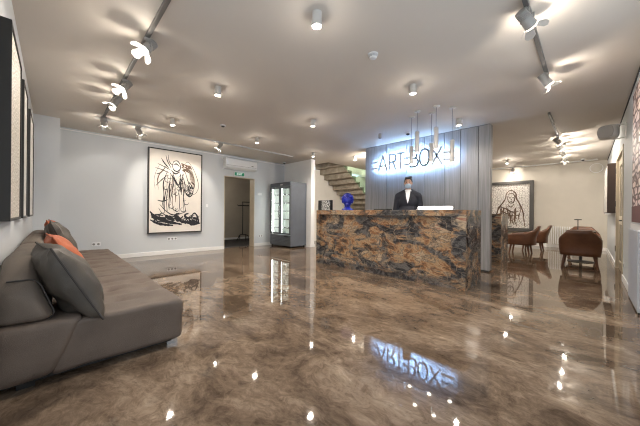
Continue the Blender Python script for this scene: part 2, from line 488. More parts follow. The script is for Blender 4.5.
# left wall; its window is added out of frame to let in daylight
wl = grid_wall(MB(), 'Y', YR - .2, YB, XL - .2, XL, 0, H, [(-0.2, 2.0, 0.3, 2.7)])
struct(wl, 'wall_left', M['wall'])
struct(MB().box(XL, 0.10, 7.08, YB, 0, H), 'wall_corner', M['wall'])
wr = grid_wall(MB(), 'X', XL, XE + .2, YR - .2, YR, 0, H, [(0.1, 3.8, 0.3, 2.7), (6.95, 8.55, 0, 2.35)])  # first opening holds an added, unseen daylight window
struct(wr, 'wall_right', M['wall'])
struct(MB().box(XE, XE + .2, YR, YB, 0, H), 'wall_lounge', M['wall_warm'])
struct(MB().box(5.93, 6.09, 6.35, YB, 0, H), 'wall_partition', M['white'])
# frames of the two unseen windows, added to supply cool daylight
def window(name, axis, a0, a1, t, z0, z1, n):
    f = MB()
    def B(u0, u1, zz0, zz1, d=.03):
        if axis == 'X': f.box(u0, u1, t - d, t + d, zz0, zz1)
        else: f.box(t - d, t + d, u0, u1, zz0, zz1)
    B(a0, a1, z0, z0 + .05); B(a0, a1, z1 - .05, z1)
    for i in range(n + 1):
        x = a0 + (a1 - a0 - .05) * i / n
        B(x, x + .05, z0 + .05, z1 - .05)
    o = struct(f, name, M['white_trim'])
    g = MB()
    if axis == 'X': g.box(a0 + .02, a1 - .02, t - .004, t + .004, z0 + .02, z1 - .02)
    else: g.box(t - .004, t + .004, a0 + .02, a1 - .02, z0 + .02, z1 - .02)
    p = g.build('window_pane', M['glass'], o)
    return o
window('added_window_1', 'X', 0.1, 3.8, YR - .1, .3, 2.7, 3)
window('added_window_2', 'Y', -0.2, 2.0, XL - .1, .3, 2.7, 2)
# back room
br = MB()
br.box(2.6, 7.0, 10.4, 10.5, 0, 2.6); br.box(2.6, 2.7, YB + .25, 10.4, 0, 2.6); br.box(6.9, 7.0, YB + .25, 10.4, 0, 2.6)
struct(br, 'wall_back_room', M['wall_beige'])
struct(MB().box(2.7, 6.9, 10.385, 10.4, 0, .08), 'baseboard_back_room', M['white_trim'])
# door opening lining
dl = MB()
dl.box(DX0, DX0 + .02, YB - .005, YB + .26, 0, DZ - .02); dl.box(DX1 - .02, DX1, YB - .005, YB + .26, 0, DZ - .02)
dl.box(DX0, DX1, YB - .005, YB + .26, DZ - .02, DZ)
struct(dl, 'trim_door', M['beige_trim'])
struct(MB().box(DX0 + .02, DX1 - .02, YB + .20, YB + .25, 0, 0.008), 'trim_threshold', M['chrome'])
# baseboards
struct(MB().box(0.10, DX0, YB - .015, YB, 0, .10), 'baseboard_back', M['white_trim'], bevel=.004)
struct(MB().box(DX1, 5.93, YB - .015, YB, 0, .10), 'baseboard_back_right', M['white_trim'], bevel=.004)
struct(MB().box(5.93 - .015, 5.93, 6.35, YB - .015, 0, .10).box(5.915, 6.105, 6.335, 6.35, 0, .10), 'baseboard_partition', M['white_trim'], bevel=.004)
struct(MB().box(XE - .015, XE, YR, 7.7, 0, .10), 'baseboard_lounge', M['white_trim'], bevel=.004)
bb = MB().box(3.4, 6.93, YR, YR + .015, 0, .10).box(8.57, XE - .015, YR, YR + .015, 0, .10)
struct(bb, 'baseboard_right', M['white_trim'])
struct(MB().box(0.10, 5.93, YB - .025, YB, H - .05, H - .035), 'trim_cornice', M['white'])
struct(MB().box(XL, XE, YR, YR + .012, H - .02, H), 'trim_shadow_gap', M['groove'])

# panelled sign wall: boards over a dark backing, one structure
seams = [4.22, 3.579, 3.047, 2.613, 2.178, 1.858, 1.531, 1.32]
XS = 5.92
pw = MB()
for a, b_ in zip(seams, seams[1:]):
    pw.box(XS, XS + .02, b_ + .006, a - .006, 0.03, H - .015)
pw.box(XS + .021, XS + .15, 1.325, 4.215, 0.03, H - .015)
struct(pw, 'wall_sign', M['panel_wood'])
struct(MB().box(XS + .0205, XS + .022, 1.33, 4.21, 0.03, H - .02).box(XS + .02, XS + .14, 1.35, 4.2, 0, .03).box(XS + .03, XS + .14, 1.35, 4.2, H - .015, H), 'trim_sign_wall', M['groove'])

# right wall door (beige, glazed)
d = MB()
d.box(6.95, 7.03, YR - .12, YR + .012, 0, 2.35); d.box(8.47, 8.55, YR - .12, YR + .012, 0, 2.35); d.box(7.03, 8.47, YR - .12, YR + .012, 2.27, 2.35)
struct(d, 'trim_right_door', M['beige_trim'], bevel=.004)
d = MB()
for (a, b_, z0, z1) in ((7.035, 7.17, .01, 2.265), (8.33, 8.465, .01, 2.265), (7.17, 8.33, 2.12, 2.265), (7.17, 8.33, .93, 1.10), (7.17, 8.33, .01, .18)):
    d.box(a, b_, YR - .07, YR - .03, z0, z1)
do = struct(d, 'door_1', M['beige_trim'], bevel=.003)
MB().box(7.16, 8.34, YR - .055, YR - .045, 1.09, 2.13).build('upper_pane', M['pane_grey'], do)
MB().box(7.16, 8.34, YR - .055, YR - .045, .17, .94).build('lower_panel', M['pane_grey'], do)
MB().tube([(7.10, YR - .03, 1.02), (7.10, YR + .03, 1.02), (7.22, YR + .03, 1.02)], .01).build('handle', M['black'], do, smooth=True)
for z in (.35, 1.3, 2.0):
    MB().box(8.475, 8.495, YR + .012, YR + .022, z, z + .12).build('hinge', M['black'], do)
# low pale door below the right hand picture
d = MB().box(4.55, 5.68, YR, YR + .012, .0, 1.0)
fo = struct(d, 'trim_low_door', M['white_trim'])
d = MB().box(4.62, 5.60, YR + .012, YR + .035, .025, .93)
do = struct(d, 'door_2', M['door_grey'], bevel=.004)
MB().box(4.62, 5.60, YR + .012, YR + .03, 0.002, .024).build('kick_strip', M['black'], do)
MB().box(5.60, 5.63, YR + .012, YR + .028, .22, .32).build('hinge', M['chrome'], do)
MB().box(5.60, 5.63, YR + .012, YR + .028, .72, .82).build('hinge', M['chrome'], do)

# ------------------------------------------------------------------ staircase
st = thing('staircase', 'folded concrete staircase climbing behind the reception desk with a glass rail', 'staircase', (7.45, 6.33, 0))
run, rise, SW = 0.26, 0.19, 1.41
ztop = 2.92
for i in range(-3, 15):
    z = ztop - i * rise; x = i * run
    if z < 0.12: break
    s_ = MB()
    s_.box(x, x + run + .05, 0, SW, z - .06, z)                       # tread
    s_.box(x, x + .05, 0, SW, z - .001, z + rise - .061)              # riser up to the next tread
    s_.build('step', M['concrete'], st, bevel=.006)
g = MB()
gx0, gx1 = -0.5, 13 * run
def zl(x): return ztop - x / run * rise
g.prism([(gx0, zl(gx0) - .02), (gx1, zl(gx1) - .02), (gx1, zl(gx1) + .95), (gx0, zl(gx0) + .95)], -.03, -.016)
g.build('glass_rail', M['green_glass'], st)
for k in range(1, 13, 3):
    MB().cone((k * run + .1, -.045, zl(k * run) - .03), (k * run + .1, .0, zl(k * run) - .03), .03, .03, 12).build('rail_clamp', M['chrome'], st, smooth=True)

# ------------------------------------------------------------------ reception desk
rd = thing('reception_desk', 'long reception desk clad in brown, rust and grey veined marble', 'desk', (4.2, 1.24, 0))
DL, DH = 3.07, 1.172
mb = M['marble']; md_ = M['marble_dark']
MB().box(.06, .085, .0, DL, .115, 1.075).build('front_panel', mb, rd)
MB().box(0, .50, -.002, DL + .002, 1.078, DH).build('counter_top', mb, rd, bevel=.004)
MB().box(0, .12, 0, .20, .0, 1.077).box(.12, .78, 0, .04, 0, 1.077).box(.50, .78, 0, .04, 1.077, DH).build('right_end_panel', mb, rd)
MB().box(0, .12, DL - .09, DL, .0, 1.077).box(.12, .70, DL - .04, DL, 0, 1.077).build('left_end_panel', mb, rd)
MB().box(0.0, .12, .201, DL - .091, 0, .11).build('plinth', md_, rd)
MB().box(-.003, .05, .201, DL - .091, .106, .114).build('plinth_edge', M['chrome'], rd)
MB().box(.12, .70, .041, DL - .041, .70, .735).build('inner_worktop', M['table_dark'], rd)
# back counter block in the lounge
bc = MB().box(0, .78, 0, 1.1, .0, 1.13).build('marble_counter', mb, None, bevel=.004, loc=(7.43, 1.44, 0))
tag(bc, 'brown veined marble counter block standing behind the end of the panelled sign wall', 'counter')

# things on the desk
lb = thing('light_bar', 'low white glowing light bar lying on the reception desk counter', 'lamp', (4.42, 1.77, DH))
MB().box(-.06, .06, -.285, .285, .0, .012).build('base', M['plastic'], lb)
MB().softbox((0, 0, .037), (.05, .27, .024), .018, (3, 8, 2)).build('diffuser', M['bar_light'], lb, smooth=True)
hd = thing('head_sculpture', 'cobalt blue curly-haired head sculpture on the reception desk', 'sculpture', (4.42, 3.60, DH), math.radians(-60))
MB().lathe([(.125, 0), (.125, .012), (.11, .03), (.075, .05), (.058, .075), (.06, .11), (.02, .13)]).build('neck_base', M['blue'], hd, smooth=True)
hb = MB().ball((0, 0, .215), .11, 3, (.95, 1.05, 1.18)).ball((0, -.105, .195), .028, 2, (.7, 1, 1.2)).ball((0, -.07, .125), .045, 2)
hb.build('face', M['blue'], hd, smooth=True)
cu = MB()
for i in range(150):
    z = 1 - 1.45 * (i + .5) / 150; ph = i * 2.39996
    rr = math.sqrt(max(0, 1 - z * z))
    p = Vector((rr * math.cos(ph), rr * math.sin(ph), z))
    if p.y < -.55 and p.z < .35: continue
    cu.ball((p.x * .108, .006 + p.y * .118, .222 + p.z * .13), .017 + random.random() * .009, 1)
cu.build('curls', M['blue'], hd, smooth=True)
bx = thing('patterned_box', 'black and white patterned box standing at the far end of the reception desk', 'box', (4.265, 4.10, DH))
MB().box(-.04, .04, -.185, .185, 0, .22).build('body', M['black'], bx, bevel=.003)
MB().box(-.043, -.0405, -.18, .07, .005, .215).build('patterned_face', cell_mat('black_white_cells', (.7, .7, .68), (.02, .02, .02), 34, .16), bx)
tr = MB().box(-.10, .10, -.14, .14, 0, .022).build('document_tray', M['black'], None, bevel=.004, loc=(4.45, 2.76, DH))
tag(tr, 'flat black tray on the reception desk in front of the man in the suit', 'tray')

# ------------------------------------------------------------------ backlit sign
sg = thing('lettered_sign', 'backlit ART BOX letters with double bars on the panelled wall behind the desk', 'sign', (XS, 3.0, 2.36))
def sl(y, z, x): return (x, y - 3.0, z - 2.36)
def arc(cy, cz, ry, rz, a0, a1, n=10):
    return [(cy - ry * math.cos(math.radians(a0 + (a1 - a0) * i / n)), cz + rz * math.sin(math.radians(a0 + (a1 - a0) * i / n))) for i in range(n + 1)]
T_, Bt = 2.545, 2.185      # cap height and baseline
def stroke(mbx, pts, wd, x0, x1):
    for a, b_ in zip(pts, pts[1:]):
        a = Vector((0, a[0] - 3.0, a[1] - 2.36)); b2 = Vector((0, b_[0] - 3.0, b_[1] - 2.36))
        dv = (b2 - a); l = dv.length; dv.normalize(); nn = Vector((0, -dv.z, dv.y))
        rot = Matrix((Vector((1, 0, 0)), dv, nn)).transposed()
        mid = (a + b2) / 2; mid.x = (x0 + x1) / 2
        mbx.obox(mid, (abs(x1 - x0) / 2, l / 2 + wd * .3, wd / 2), rotm=rot)
HB, LB = 2.405, 2.305      # two stencil bar heights
glyphs = [
 ('letter_a', [[(3.745, Bt), (3.615, T_)], [(3.615, T_), (3.505, Bt)], [(3.69, LB - .01), (3.56, LB - .01)]]),
 ('letter_r', [[(3.435, Bt), (3.435, T_), (3.33, T_)], [(3.33, T_)] + [(3.33 - .07 * math.sin(t), 2.455 + .09 * math.cos(t)) for t in [math.pi * k / 8 for k in range(1, 9)]] + [(3.435, 2.365)], [(3.34, 2.365), (3.265, Bt)]]),
 ('letter_t', [[(3.225, T_), (3.045, T_)], [(3.135, T_), (3.135, Bt)]]),
 ('letter_b', [[(2.895, Bt), (2.895, T_), (2.80, T_)] + [(2.80 - .065 * math.sin(t), 2.46 + .085 * math.cos(t)) for t in [math.pi * k / 8 for k in range(1, 9)]],
               [(2.895, 2.375), (2.79, 2.375)] + [(2.79 - .08 * math.sin(t), 2.28 + .095 * math.cos(t)) for t in [math.pi * k / 8 for k in range(1, 9)]] + [(2.895, Bt)]]),
 ('letter_o', [[(2.565 + .105 * math.copysign(abs(math.cos(t)) ** .8, math.cos(t)), 2.365 + .18 * math.copysign(abs(math.sin(t)) ** .8, math.sin(t))) for t in [2 * math.pi * k / 24 for k in range(25)]]]),
 ('letter_x', [[(2.40, T_), (2.195, Bt)], [(2.195, T_), (2.40, Bt)]]),
]
for y0, y1 in ((3.92, 3.78), (3.05, 2.925), (2.16, 1.93)):
    glyphs.append(('upper_bar', [[(y0, HB), (y1, HB)]])); glyphs.append(('lower_bar', [[(y0, LB - .05), (y1, LB - .05)]]))
for nm, strokes in glyphs:
    a = MB(); b_ = MB()
    for s_ in strokes:
        stroke(a, s_, .040, -.112, -.092); stroke(b_, s_, .026, -.0915, -.087)
    lo = a.build(nm, M['sign_metal'], sg)
    b_.build('backlight', M['sign_light'], lo)
for y in (3.85, 3.435, 3.135, 2.895, 2.67, 2.3, 2.05):
    stnd = MB()
    stnd.cone((-.092, y - 3.0, LB - .05 - 2.36), (0, y - 3.0, LB - .05 - 2.36), .006, .006, 8)
    stnd.build('stand_off', M['sign_metal'], sg)

# ------------------------------------------------------------------ lamps
def add_light(kind, name, parent, loc, energy, color, direction=None, size=.03, angle=120, blend=.6):
    l = bpy.data.lights.new(name, kind); l.energy = energy; l.color = color
    l.shadow_soft_size = size
    if kind == 'SPOT':
        l.spot_size = math.radians(angle); l.spot_blend = blend
    o = bpy.data.objects.new(name, l); COL.objects.link(o); o.parent = parent; o.location = loc
    if direction is not None:
        o.rotation_euler = Vector(direction).to_track_quat('-Z', 'Y').to_euler()
    return o

def downlight(x, y, label, lit=True, power=1.0, r=.045, hgt=.12, dark=False, spill=.2):
    t = thing('ceiling_spotlight', label, 'lamp', (x, y, H), group='cylindrical ceiling spotlights')
    MB().lathe([(r, 0), (r, -hgt), (r * .8, -hgt), (r * .72, -hgt + .012)][::-1], n=24).build('housing', M['lamp_grey'] if dark else M['lamp_body'], t, smooth=True)
    MB().lathe([(r * .70, -hgt + .004), (r * .70, -hgt + .010)], n=20).build('lens', M['lens'] if lit else M['dark_grey'], t)
    if lit:
        add_light('SPOT', 'spot_beam', t, (0, 0, -hgt - .01), DOWN_W * power, WARM, (0, 0, -1), .035, 150, .8)
        add_light('POINT', 'spot_spill', t, (0, 0, -hgt - .03), SPILL_W * spill * power, WARM, None, .03)
downlight(1.634, 1.693, 'brightest ceiling spotlight, overhead near the middle of the top edge')
downlight(1.634, 3.677, 'ceiling spotlight between the left track and the overhead brightest one')
downlight(1.60, 5.56, 'ceiling spotlight nearest above the large framed angel canvas')
downlight(3.393, 5.51, 'ceiling spotlight in front of the air conditioner')
downlight(5.34, 5.64, 'ceiling spotlight above the glass-door fridge and white wall end')
downlight(3.466, 3.674, 'ceiling spotlight in the middle of the room, far left of the dome smoke detector')
downlight(3.464, 1.695, 'ceiling spotlight right in front of the five hanging pendants')
downlight(5.281, 1.688, 'ceiling spotlight right of the pendants beside the panelled wall', power=.55)
downlight(5.08, 3.24, 'unlit grey ceiling spotlight above the left end of the lettered sign', lit=False, r=.035, hgt=.10, dark=True)
downlight(10.26, 1.84, 'ceiling spotlight in the lounge in front of the dark-framed picture', spill=.7)
downlight(6.55, 5.05, 'added ceiling spotlight behind the panelled wall, lighting the staircase', power=1.3)  # this and the next are added to light the stair area
downlight(6.75, 3.3, 'added ceiling spotlight hidden behind the middle of the panelled wall')
downlight(9.4, 5.0, 'ceiling spotlight deep behind the panelled wall beside the stairs')
downlight(8.3, 2.9, 'added ceiling spotlight behind the marble counter block, brightening the lounge', spill=1.0)  # added lamp, its strong spill lifts the lounge ceiling

# pendants
for (x, y, z1, z0, lab) in ((4.59, 2.265, 2.335, 2.005, 'slim white cylinder pendant hanging leftmost of the five over the desk'),
                            (4.39, 2.067, 2.508, 2.145, 'white cylinder pendant second from the left, hanging high over the desk'),
                            (4.64, 1.927, 2.338, 2.009, 'slim white cylinder pendant hanging lower in the middle of the five'),
                            (4.40, 1.752, 2.511, 2.158, 'white cylinder pendant fourth from the left, hanging highest over the desk'),
                            (4.62, 1.58, 2.321, 1.953, 'slim white cylinder pendant hanging rightmost and lowest of the five')):
    t = thing('pendant_lamp', lab, 'lamp', (x, y, H), group='cylinder pendants over the reception desk')
    MB().lathe([(.045, -.022), (.05, -.018), (.05, 0)]).build('ceiling_rose', M['lamp_body'], t, smooth=True)
    MB().cone((0, 0, -.02), (0, 0, z1 - H), .003, .003, 6).build('cord', M['dark_grey'], t)
    r = .036
    MB().lathe([(r * .8, z0 - H + .01), (r * .85, z0 - H), (r, z0 - H), (r, z1 - H - .004), (r - .004, z1 - H), (.004, z1 - H)]).build('shade', M['lamp_body'], t, smooth=True)
    MB().lathe([(r * .78, z0 - H + .003), (r * .78, z0 - H + .008)]).build('lens', M['lens'], t)
    add_light('SPOT', 'pendant_beam', t, (0, 0, z0 - H - .01), 14, WARM, (0, 0, -1), .03, 110, .7)

# track rails
def track(label, p0, p1, mat):
    o = MB()
    x0, y0 = p0; x1, y1 = p1
    if abs(x1 - x0) > abs(y1 - y0):
        o.box(x0, x1, y0 - .018, y0 + .018, -.035, 0)
    else:
        o.box(x0 - .018, x0 + .018, y0, y1, -.035, 0)
    ob = o.build('lighting_track', mat, None, bevel=.003, loc=(0, 0, H))
    tag(ob, label, 'lighting track')
track('long dark lighting track running along the ceiling over the grey sofa', (.66, .9), (.66, 6.38), M['track'])
track('thin pale lighting track running along the ceiling in front of the angel canvas', (.55, 6.45), (5.24, 6.45), M['track_white'])
track('dark lighting track on the ceiling at the upper right near the right wall', (2.2, .37), (4.35, .37), M['track'])
track('dark lighting track on the lounge ceiling running toward the radiator wall', (5.97, .48), (11.2, .48), M['track'])
track('thin lighting track on the lounge ceiling in front of the dark-framed picture', (11.9, -.2), (11.9, 3.2), M['track_white'])

def track_head(x, y, aim, label, power=1.0, ang=70, flaps=True, spill=1.0):
    t = thing('track_spotlight', label, 'lamp', (x, y, H - .036), group='track spotlights with barn doors')
    MB().box(-.03, .03, -.016, .016, -.022, 0).cone((0, 0, -.02), (0, 0, -.06), .008, .008, 8).build('adapter', M['lamp_grey'], t)
    d_ = (Vector(aim) - Vector((x, y, H - .13))).normalized()
    side = d_.cross(Vector((0, 0, 1)))
    side = side.normalized() if side.length > .05 else Vector((1, 0, 0))
    up = side.cross(d_).normalized()
    c0 = Vector((0, 0, -.095))
    # yoke arms
    yk = MB()
    yk.tube([(0, 0, -.058), tuple(Vector((0, 0, -.06)) + side * .05), tuple(c0 + side * .05)], .006, 6)
    yk.tube([(0, 0, -.058), tuple(Vector((0, 0, -.06)) - side * .05), tuple(c0 - side * .05)], .006, 6)
    yk.build('yoke', M['lamp_grey'], t)
    b = MB()
    b.cone(c0 - d_ * .10, c0 - d_ * .02, .036, .040, 20)
    for k in range(5):
        b.cone(c0 - d_ * (.095 - k * .014), c0 - d_ * (.089 - k * .014), .046, .046, 20)
    b.cone(c0 - d_ * .02, c0 + d_ * .06, .042, .048, 20)
    bo = b.build('housing', M['lamp_grey'], t, smooth=True)
    MB().cone(c0 + d_ * .0605, c0 + d_ * .066, .043, .043, 20).build('lens', M['lens'], t)
    e = c0 + d_ * .066
    if flaps:
        for k in range(4):
            a = side if k % 2 == 0 else up
            sg_ = 1 if k < 2 else -1
            other = up if k % 2 == 0 else side
            n_ = (a * sg_ * .75 + d_ * .66).normalized()
            base = e + a * sg_ * .047
            w0, w1, ln = .030, .042, .075
            f = MB()
            th = n_.cross(other).normalized() * .0015
            p = [base - other * w0, base + other * w0, base + other * w1 + n_ * ln * .7, base + other * w1 * .5 + n_ * ln, base - other * w1 * .5 + n_ * ln, base - other * w1 + n_ * ln * .7]
            A = [f.bm.verts.new(q + th) for q in p]; B2 = [f.bm.verts.new(q - th) for q in p]
            f.bm.faces.new(A); f.bm.faces.new(B2[::-1])
            for i in range(6): f.bm.faces.new((A[i], A[(i + 1) % 6], B2[(i + 1) % 6], B2[i]))
            f.build('barn_door', M['lamp_body'], t)
    add_light('POINT', 'track_spill', t, tuple(e + d_ * .05), SPILL_W * spill, WARM, None, .02)
    add_light('SPOT', 'track_beam', t, tuple(e + d_ * .012), TRACK_W * power, WARM, d_, .03, ang, .5)

track_head(.66, 3.10, (-.2, 2.75, 1.5), 'lit track spotlight nearest the viewer over the sofa, aimed at the left wall', 0.5, 100, spill=0.35)
track_head(.66, 4.28, (-.2, 3.9, 1.5), 'glaring track spotlight second along the sofa track', 0.5, 100, spill=0.35)
track_head(.66, 4.98, (-.2, 5.2, 1.4), 'track spotlight third along the sofa track, just beyond the glaring one', 0.5, 100, spill=0.35)
track_head(.66, 6.25, (.9, 7.7, 1.3), 'track spotlight at the far corner end of the sofa track', 0.35, 80, spill=0.3)
track_head(1.24, 6.45, (2.2, 7.7, 1.6), 'track spotlight left of the angel canvas on the pale track', 1.1, 75, spill=0.4)
track_head(2.92, 6.45, (2.5, 7.7, 1.5), 'track spotlight right of the angel canvas on the pale track', 1.1, 75, spill=0.4)
track_head(2.80, .37, (4.4, -.3, 1.7), 'grey track spotlight seen from behind at the top right', 0.35, 80, spill=0.5)
track_head(4.22, .37, (4.7, -.35, 1.6), 'bright track spotlight hanging at the end of the upper right track', 0.4, 90, spill=0.6)
track_head(7.9, .48, (8.8, -.35, 1.7), 'track spotlight nearest of the row on the lounge track', 0.6, 100, spill=1.3)
track_head(8.6, .48, (9.3, -.35, 1.7), 'track spotlight second in the row on the lounge track', 0.8, 100, spill=1.5)
track_head(9.6, .48, (10.2, -.35, 1.6), 'track spotlight third in the row on the lounge track', 0.8, 100, spill=2.2)
track_head(10.5, .48, (12.2, .8, 1.2), 'track spotlight at the far end of the row, aimed at the radiator wall', 0.4, 100, spill=.6)
track_head(11.88, 1.95, (12.2, 2.2, 1.5), 'track spotlight above the dark-framed picture in the lounge', 0.25, 110, spill=0.8)

track_head(6.5, 4.25, (8.3, 7.6, 1.9), 'unseen track spotlight added behind the panelled wall to light the staircase', 3.2, 100, spill=2.0)  # unseen lamp added to brighten the steps and the wall beside them
# ceiling fittings
def dome(x, y, label, dark):
    t = thing('dome_camera', label, 'security camera', (x, y, H))
    MB().lathe([(.045, -.03), (.055, -.02), (.055, 0)]).build('base', M['plastic'], t, smooth=True)
    MB().lathe([(.003, -.066), (.02, -.062), (.034, -.05), (.038, -.03)]).build('dome', M['black'], t, smooth=True)
dome(5.68, 7.45, 'dark dome camera on the ceiling at the corner beside the fridge', True)
dome(5.40, 2.75, 'dark dome camera on the ceiling left of the pendants near the sign', True)
dome(11.6, .12, 'small black dome camera on the ceiling at the lounge far wall', True)
t = thing('smoke_detector', 'round white smoke detector with dark slots on the ceiling, top centre right', 'smoke detector', (2.49, 1.685, H))
MB().lathe([(.05, -.012), (.055, -.01), (.055, 0)]).build('base', M['plastic'], t, smooth=True)
MB().lathe([(.030, -.013), (.030, -.033)]).build('sensor_chamber', M['black'], t)
MB().lathe([(.026, -.050), (.038, -.044), (.040, -.034), (.030, -.033)]).lathe([(.036, -.024), (.040, -.022), (.036, -.020)]).build('cap', M['plastic'], t, smooth=True)
t = thing('smoke_sensor', 'small round ceiling sensor in front of the thin pale track', 'smoke detector', (2.42, 5.20, H))
MB().lathe([(.05, -.02), (.055, -.015), (.055, 0)]).build('base', M['plastic'], t, smooth=True)
MB().lathe([(.02, -.04), (.03, -.035), (.032, -.02)]).build('sensor_chamber', M['dark_grey'], t, smooth=True)

# ------------------------------------------------------------------ fridge
fr = thing('display_fridge', 'tall grey display fridge with a lit glass door beside the white wall end', 'fridge', (5.24, 6.55, 0))
FW, FD, FH = 1.08, .67, 2.09
b = MB()
b.box(.04, FD, 0, .03, .05, FH); b.box(.04, FD, FW - .03, FW, .05, FH); b.box(.04, FD, .03, FW - .03, FH - .12, FH)
b.box(.04, FD, .03, FW - .03, .05, .40); b.box(FD - .03, FD, .03, FW - .03, .40, FH - .12)
b.build('cabinet', M['fridge'], fr, bevel=.004)
li = MB().box(FD - .045, FD - .031, .031, FW - .031, .401, FH - .121).box(.05, FD - .045, .031, .036, .401, FH - .121).box(.05, FD - .045, FW - .036, FW - .031, .401, FH - .121)
li.build('liner', M['fridge_in'], fr)
for a, b_ in ((.0, FW / 2 - .005), (FW / 2 + .005, FW)):
    f = MB()
    f.box(0, .035, a, a + .05, .42, FH - .14); f.box(0, .035, b_ - .05, b_, .42, FH - .14)
    f.box(0, .035, a + .05, b_ - .05, .42, .47); f.box(0, .035, a + .05, b_ - .05, FH - .19, FH - .14)
    dr = f.build('door', M['fridge_frame'], fr)
    MB().box(.014, .020, a + .045, b_ - .045, .465, FH - .185).build('glass_pane', M['glass'], dr)
    hx = b_ - .03 if a == 0 else a + .03
    MB().tube([(0, hx, .95), (-.03, hx, .97), (-.03, hx, 1.33), (0, hx, 1.35)], .008).build('handle', M['chrome'], dr, smooth=True)
for y in (.045, FW / 2, FW - .045):
    MB().cone((.07, y, .46), (.07, y, FH - .16), .013, .013, 10).build('led_tube', M['led_tube'], fr)
for k in range(5):
    z = .62 + k * .27
    s_ = MB()
    for q in range(15): s_.box(.09 + q * .036, .094 + q * .036, .037, FW - .037, z, z + .006)
    s_.box(.085, .09, .037, FW - .037, z - .004, z + .018)
    s_.build('shelf', M['chrome'], fr)
MB().box(.0, .039, .0, FW, FH - .13, FH).build('header', M['fridge'], fr, bevel=.004)
MB().box(-.002, -.0005, .40, .52, FH - .09, FH - .06).build('header_badge', M['plastic'], fr)
gr = MB()
for k in range(5): gr.box(0, .012, .05, FW - .05, .11 + k * .045, .13 + k * .045)
gr.box(.013, .039, .0, FW, .06, .40)
gr.build('grille', M['fridge_frame'], fr)
MB().box(-.003, -.0005, .12, .30, .34, .38).build('control_panel', M['black'], fr)
for x in (.06, FD - .06):
    for y in (.05, FW - .05): MB().cone((x, y, 0), (x, y, .055), .022, .018, 10).build('foot', M['black'], fr)

# ------------------------------------------------------------------ wall fittings
ac = thing('air_conditioner', 'white wall-mounted air conditioner above the green exit sign', 'air conditioner', (3.62, YB, 2.43))
MB().prism([(-.0, .0), (-.12, .0), (-.20, .05), (-.21, .10), (-.21, .29), (-.18, .31), (0, .31)], 0, 1.05, 'X').build('body', M['plastic'], ac, bevel=.012, bseg=3)
MB().obox((.525, -.165, .022), (.47, .045, .004), rotm=Matrix.Rotation(-.55, 3, 'X')).build('louvre', M['white'], ac)
MB().box(.02, 1.03, -.214, -.2105, .095, .10).build('panel_seam', M['dark_grey'], ac)
MB().box(.85, .92, -.213, -.2105, .13, .15).build('display', M['dark_grey'], ac)
ex = thing('exit_sign', 'small green exit sign above the open doorway', 'sign', (3.97, YB, 2.245))
MB().box(0, .37, -.03, 0, 0, .125).build('housing', M['plastic'], ex)
MB().box(.02, .35, -.033, -.0305, .012, .113).build('green_panel', M['exit_green'], ex)
def text_mesh(s, size, depth=0.002):
    cu_ = bpy.data.curves.new('text', 'FONT'); cu_.body = s; cu_.size = size; cu_.align_x = 'CENTER'; cu_.align_y = 'CENTER'; cu_.extrude = depth
    o = bpy.data.objects.new('text', cu_); COL.objects.link(o)
    bpy.context.view_layer.update()
    me = bpy.data.meshes.new_from_object(o.evaluated_get(bpy.context.evaluated_depsgraph_get()))
    bpy.data.objects.remove(o)
    return me
me = text_mesh('EXIT', .095); me.materials.clear(); me.materials.append(M['exit_white'])
o = bpy.data.objects.new('lettering', me); COL.objects.link(o); o.parent = ex; o.location = (.185, -.035, .062); o.rotation_euler = (math.radians(90), 0, 0)

def socket(loc, axis, n, label, w_=.08):
    t = thing('wall_socket', label, 'socket', loc)
    pl = MB()
    W = n * w_
    if axis == 'Y':
        pl.box(-W / 2, W / 2, -.012, 0, -.04, .04)
        for k in range(n): MB().cone((-W / 2 + w_ * (k + .5), -.0125, 0), (-W / 2 + w_ * (k + .5), -.0145, 0), .024, .024, 16).build('outlet', M['socket_dark'], t)
    else:
        pl.box(-W / 2, W / 2, 0, .012, -.04, .04)
        for k in range(n): MB().cone((-W / 2 + w_ * (k + .5), .0125, 0), (-W / 2 + w_ * (k + .5), .0145, 0), .024, .024, 16).build('outlet', M['socket_dark'], t)
    pl.build('faceplate', M['plastic'], t, bevel=.003)
socket((.70, YB, .37), 'Y', 2, 'double white wall socket just beyond the far end of the sofa')
socket((2.25, YB, .40), 'Y', 3, 'triple wall socket under the angel canvas')
socket((4.95, YB, .33), 'Y', 2, 'double wall socket between the doorway and the fridge')
socket((6.60, YR, .30), 'X', 1, 'single wall socket low on the right wall beside the beige door')
sw = MB().box(-.085, .085, -.012, 0, -.04, .04).build('faceplate', M['plastic'], None, bevel=.003, loc=(4.9, YB, 1.73))
sw.name = 'light_switch'; tag(sw, 'white switch plate on the wall right of the doorway', 'switch')
cl = MB().box(-.03, .03, -.004, 0, -.045, .045).build('caption_card', M['plastic'], None, loc=(3.16, YB, 1.30))
tag(cl, 'small white caption card on the wall right of the angel canvas', 'card')

# coat stand in the back room
cs = thing('coat_stand', 'black metal coat rack standing in the room beyond the doorway', 'coat stand', (5.22, 9.45, 0))
MB().tube([(-.18, -.12, .015), (-.18, -.12, .2), (-.1, 0, .26), (.12, 0, .26), (.2, -.12, .2), (.2, -.12, .015)], .016).tube([(-.18, .12, .015), (-.12, 0, .25)], .016).tube([(.2, .12, .015), (.14, 0, .25)], .016).build('base', M['black'], cs, smooth=True)
MB().cone((0, 0, .25), (0, 0, 1.5), .017, .017, 10).build('post', M['black'], cs, smooth=True)
MB().box(-.16, .25, -.05, .05, 1.36, 1.40).box(-.02, .3, -.03, .03, 1.5, 1.535).build('hanger_bar', M['black'], cs)
MB().tube([(.25, 0, 1.38), (.3, 0, 1.36), (.31, 0, 1.42)], .012).tube([(-.16, 0, 1.38), (-.2, 0, 1.36), (-.21, 0, 1.42)], .012).build('hook', M['black'], cs, smooth=True)

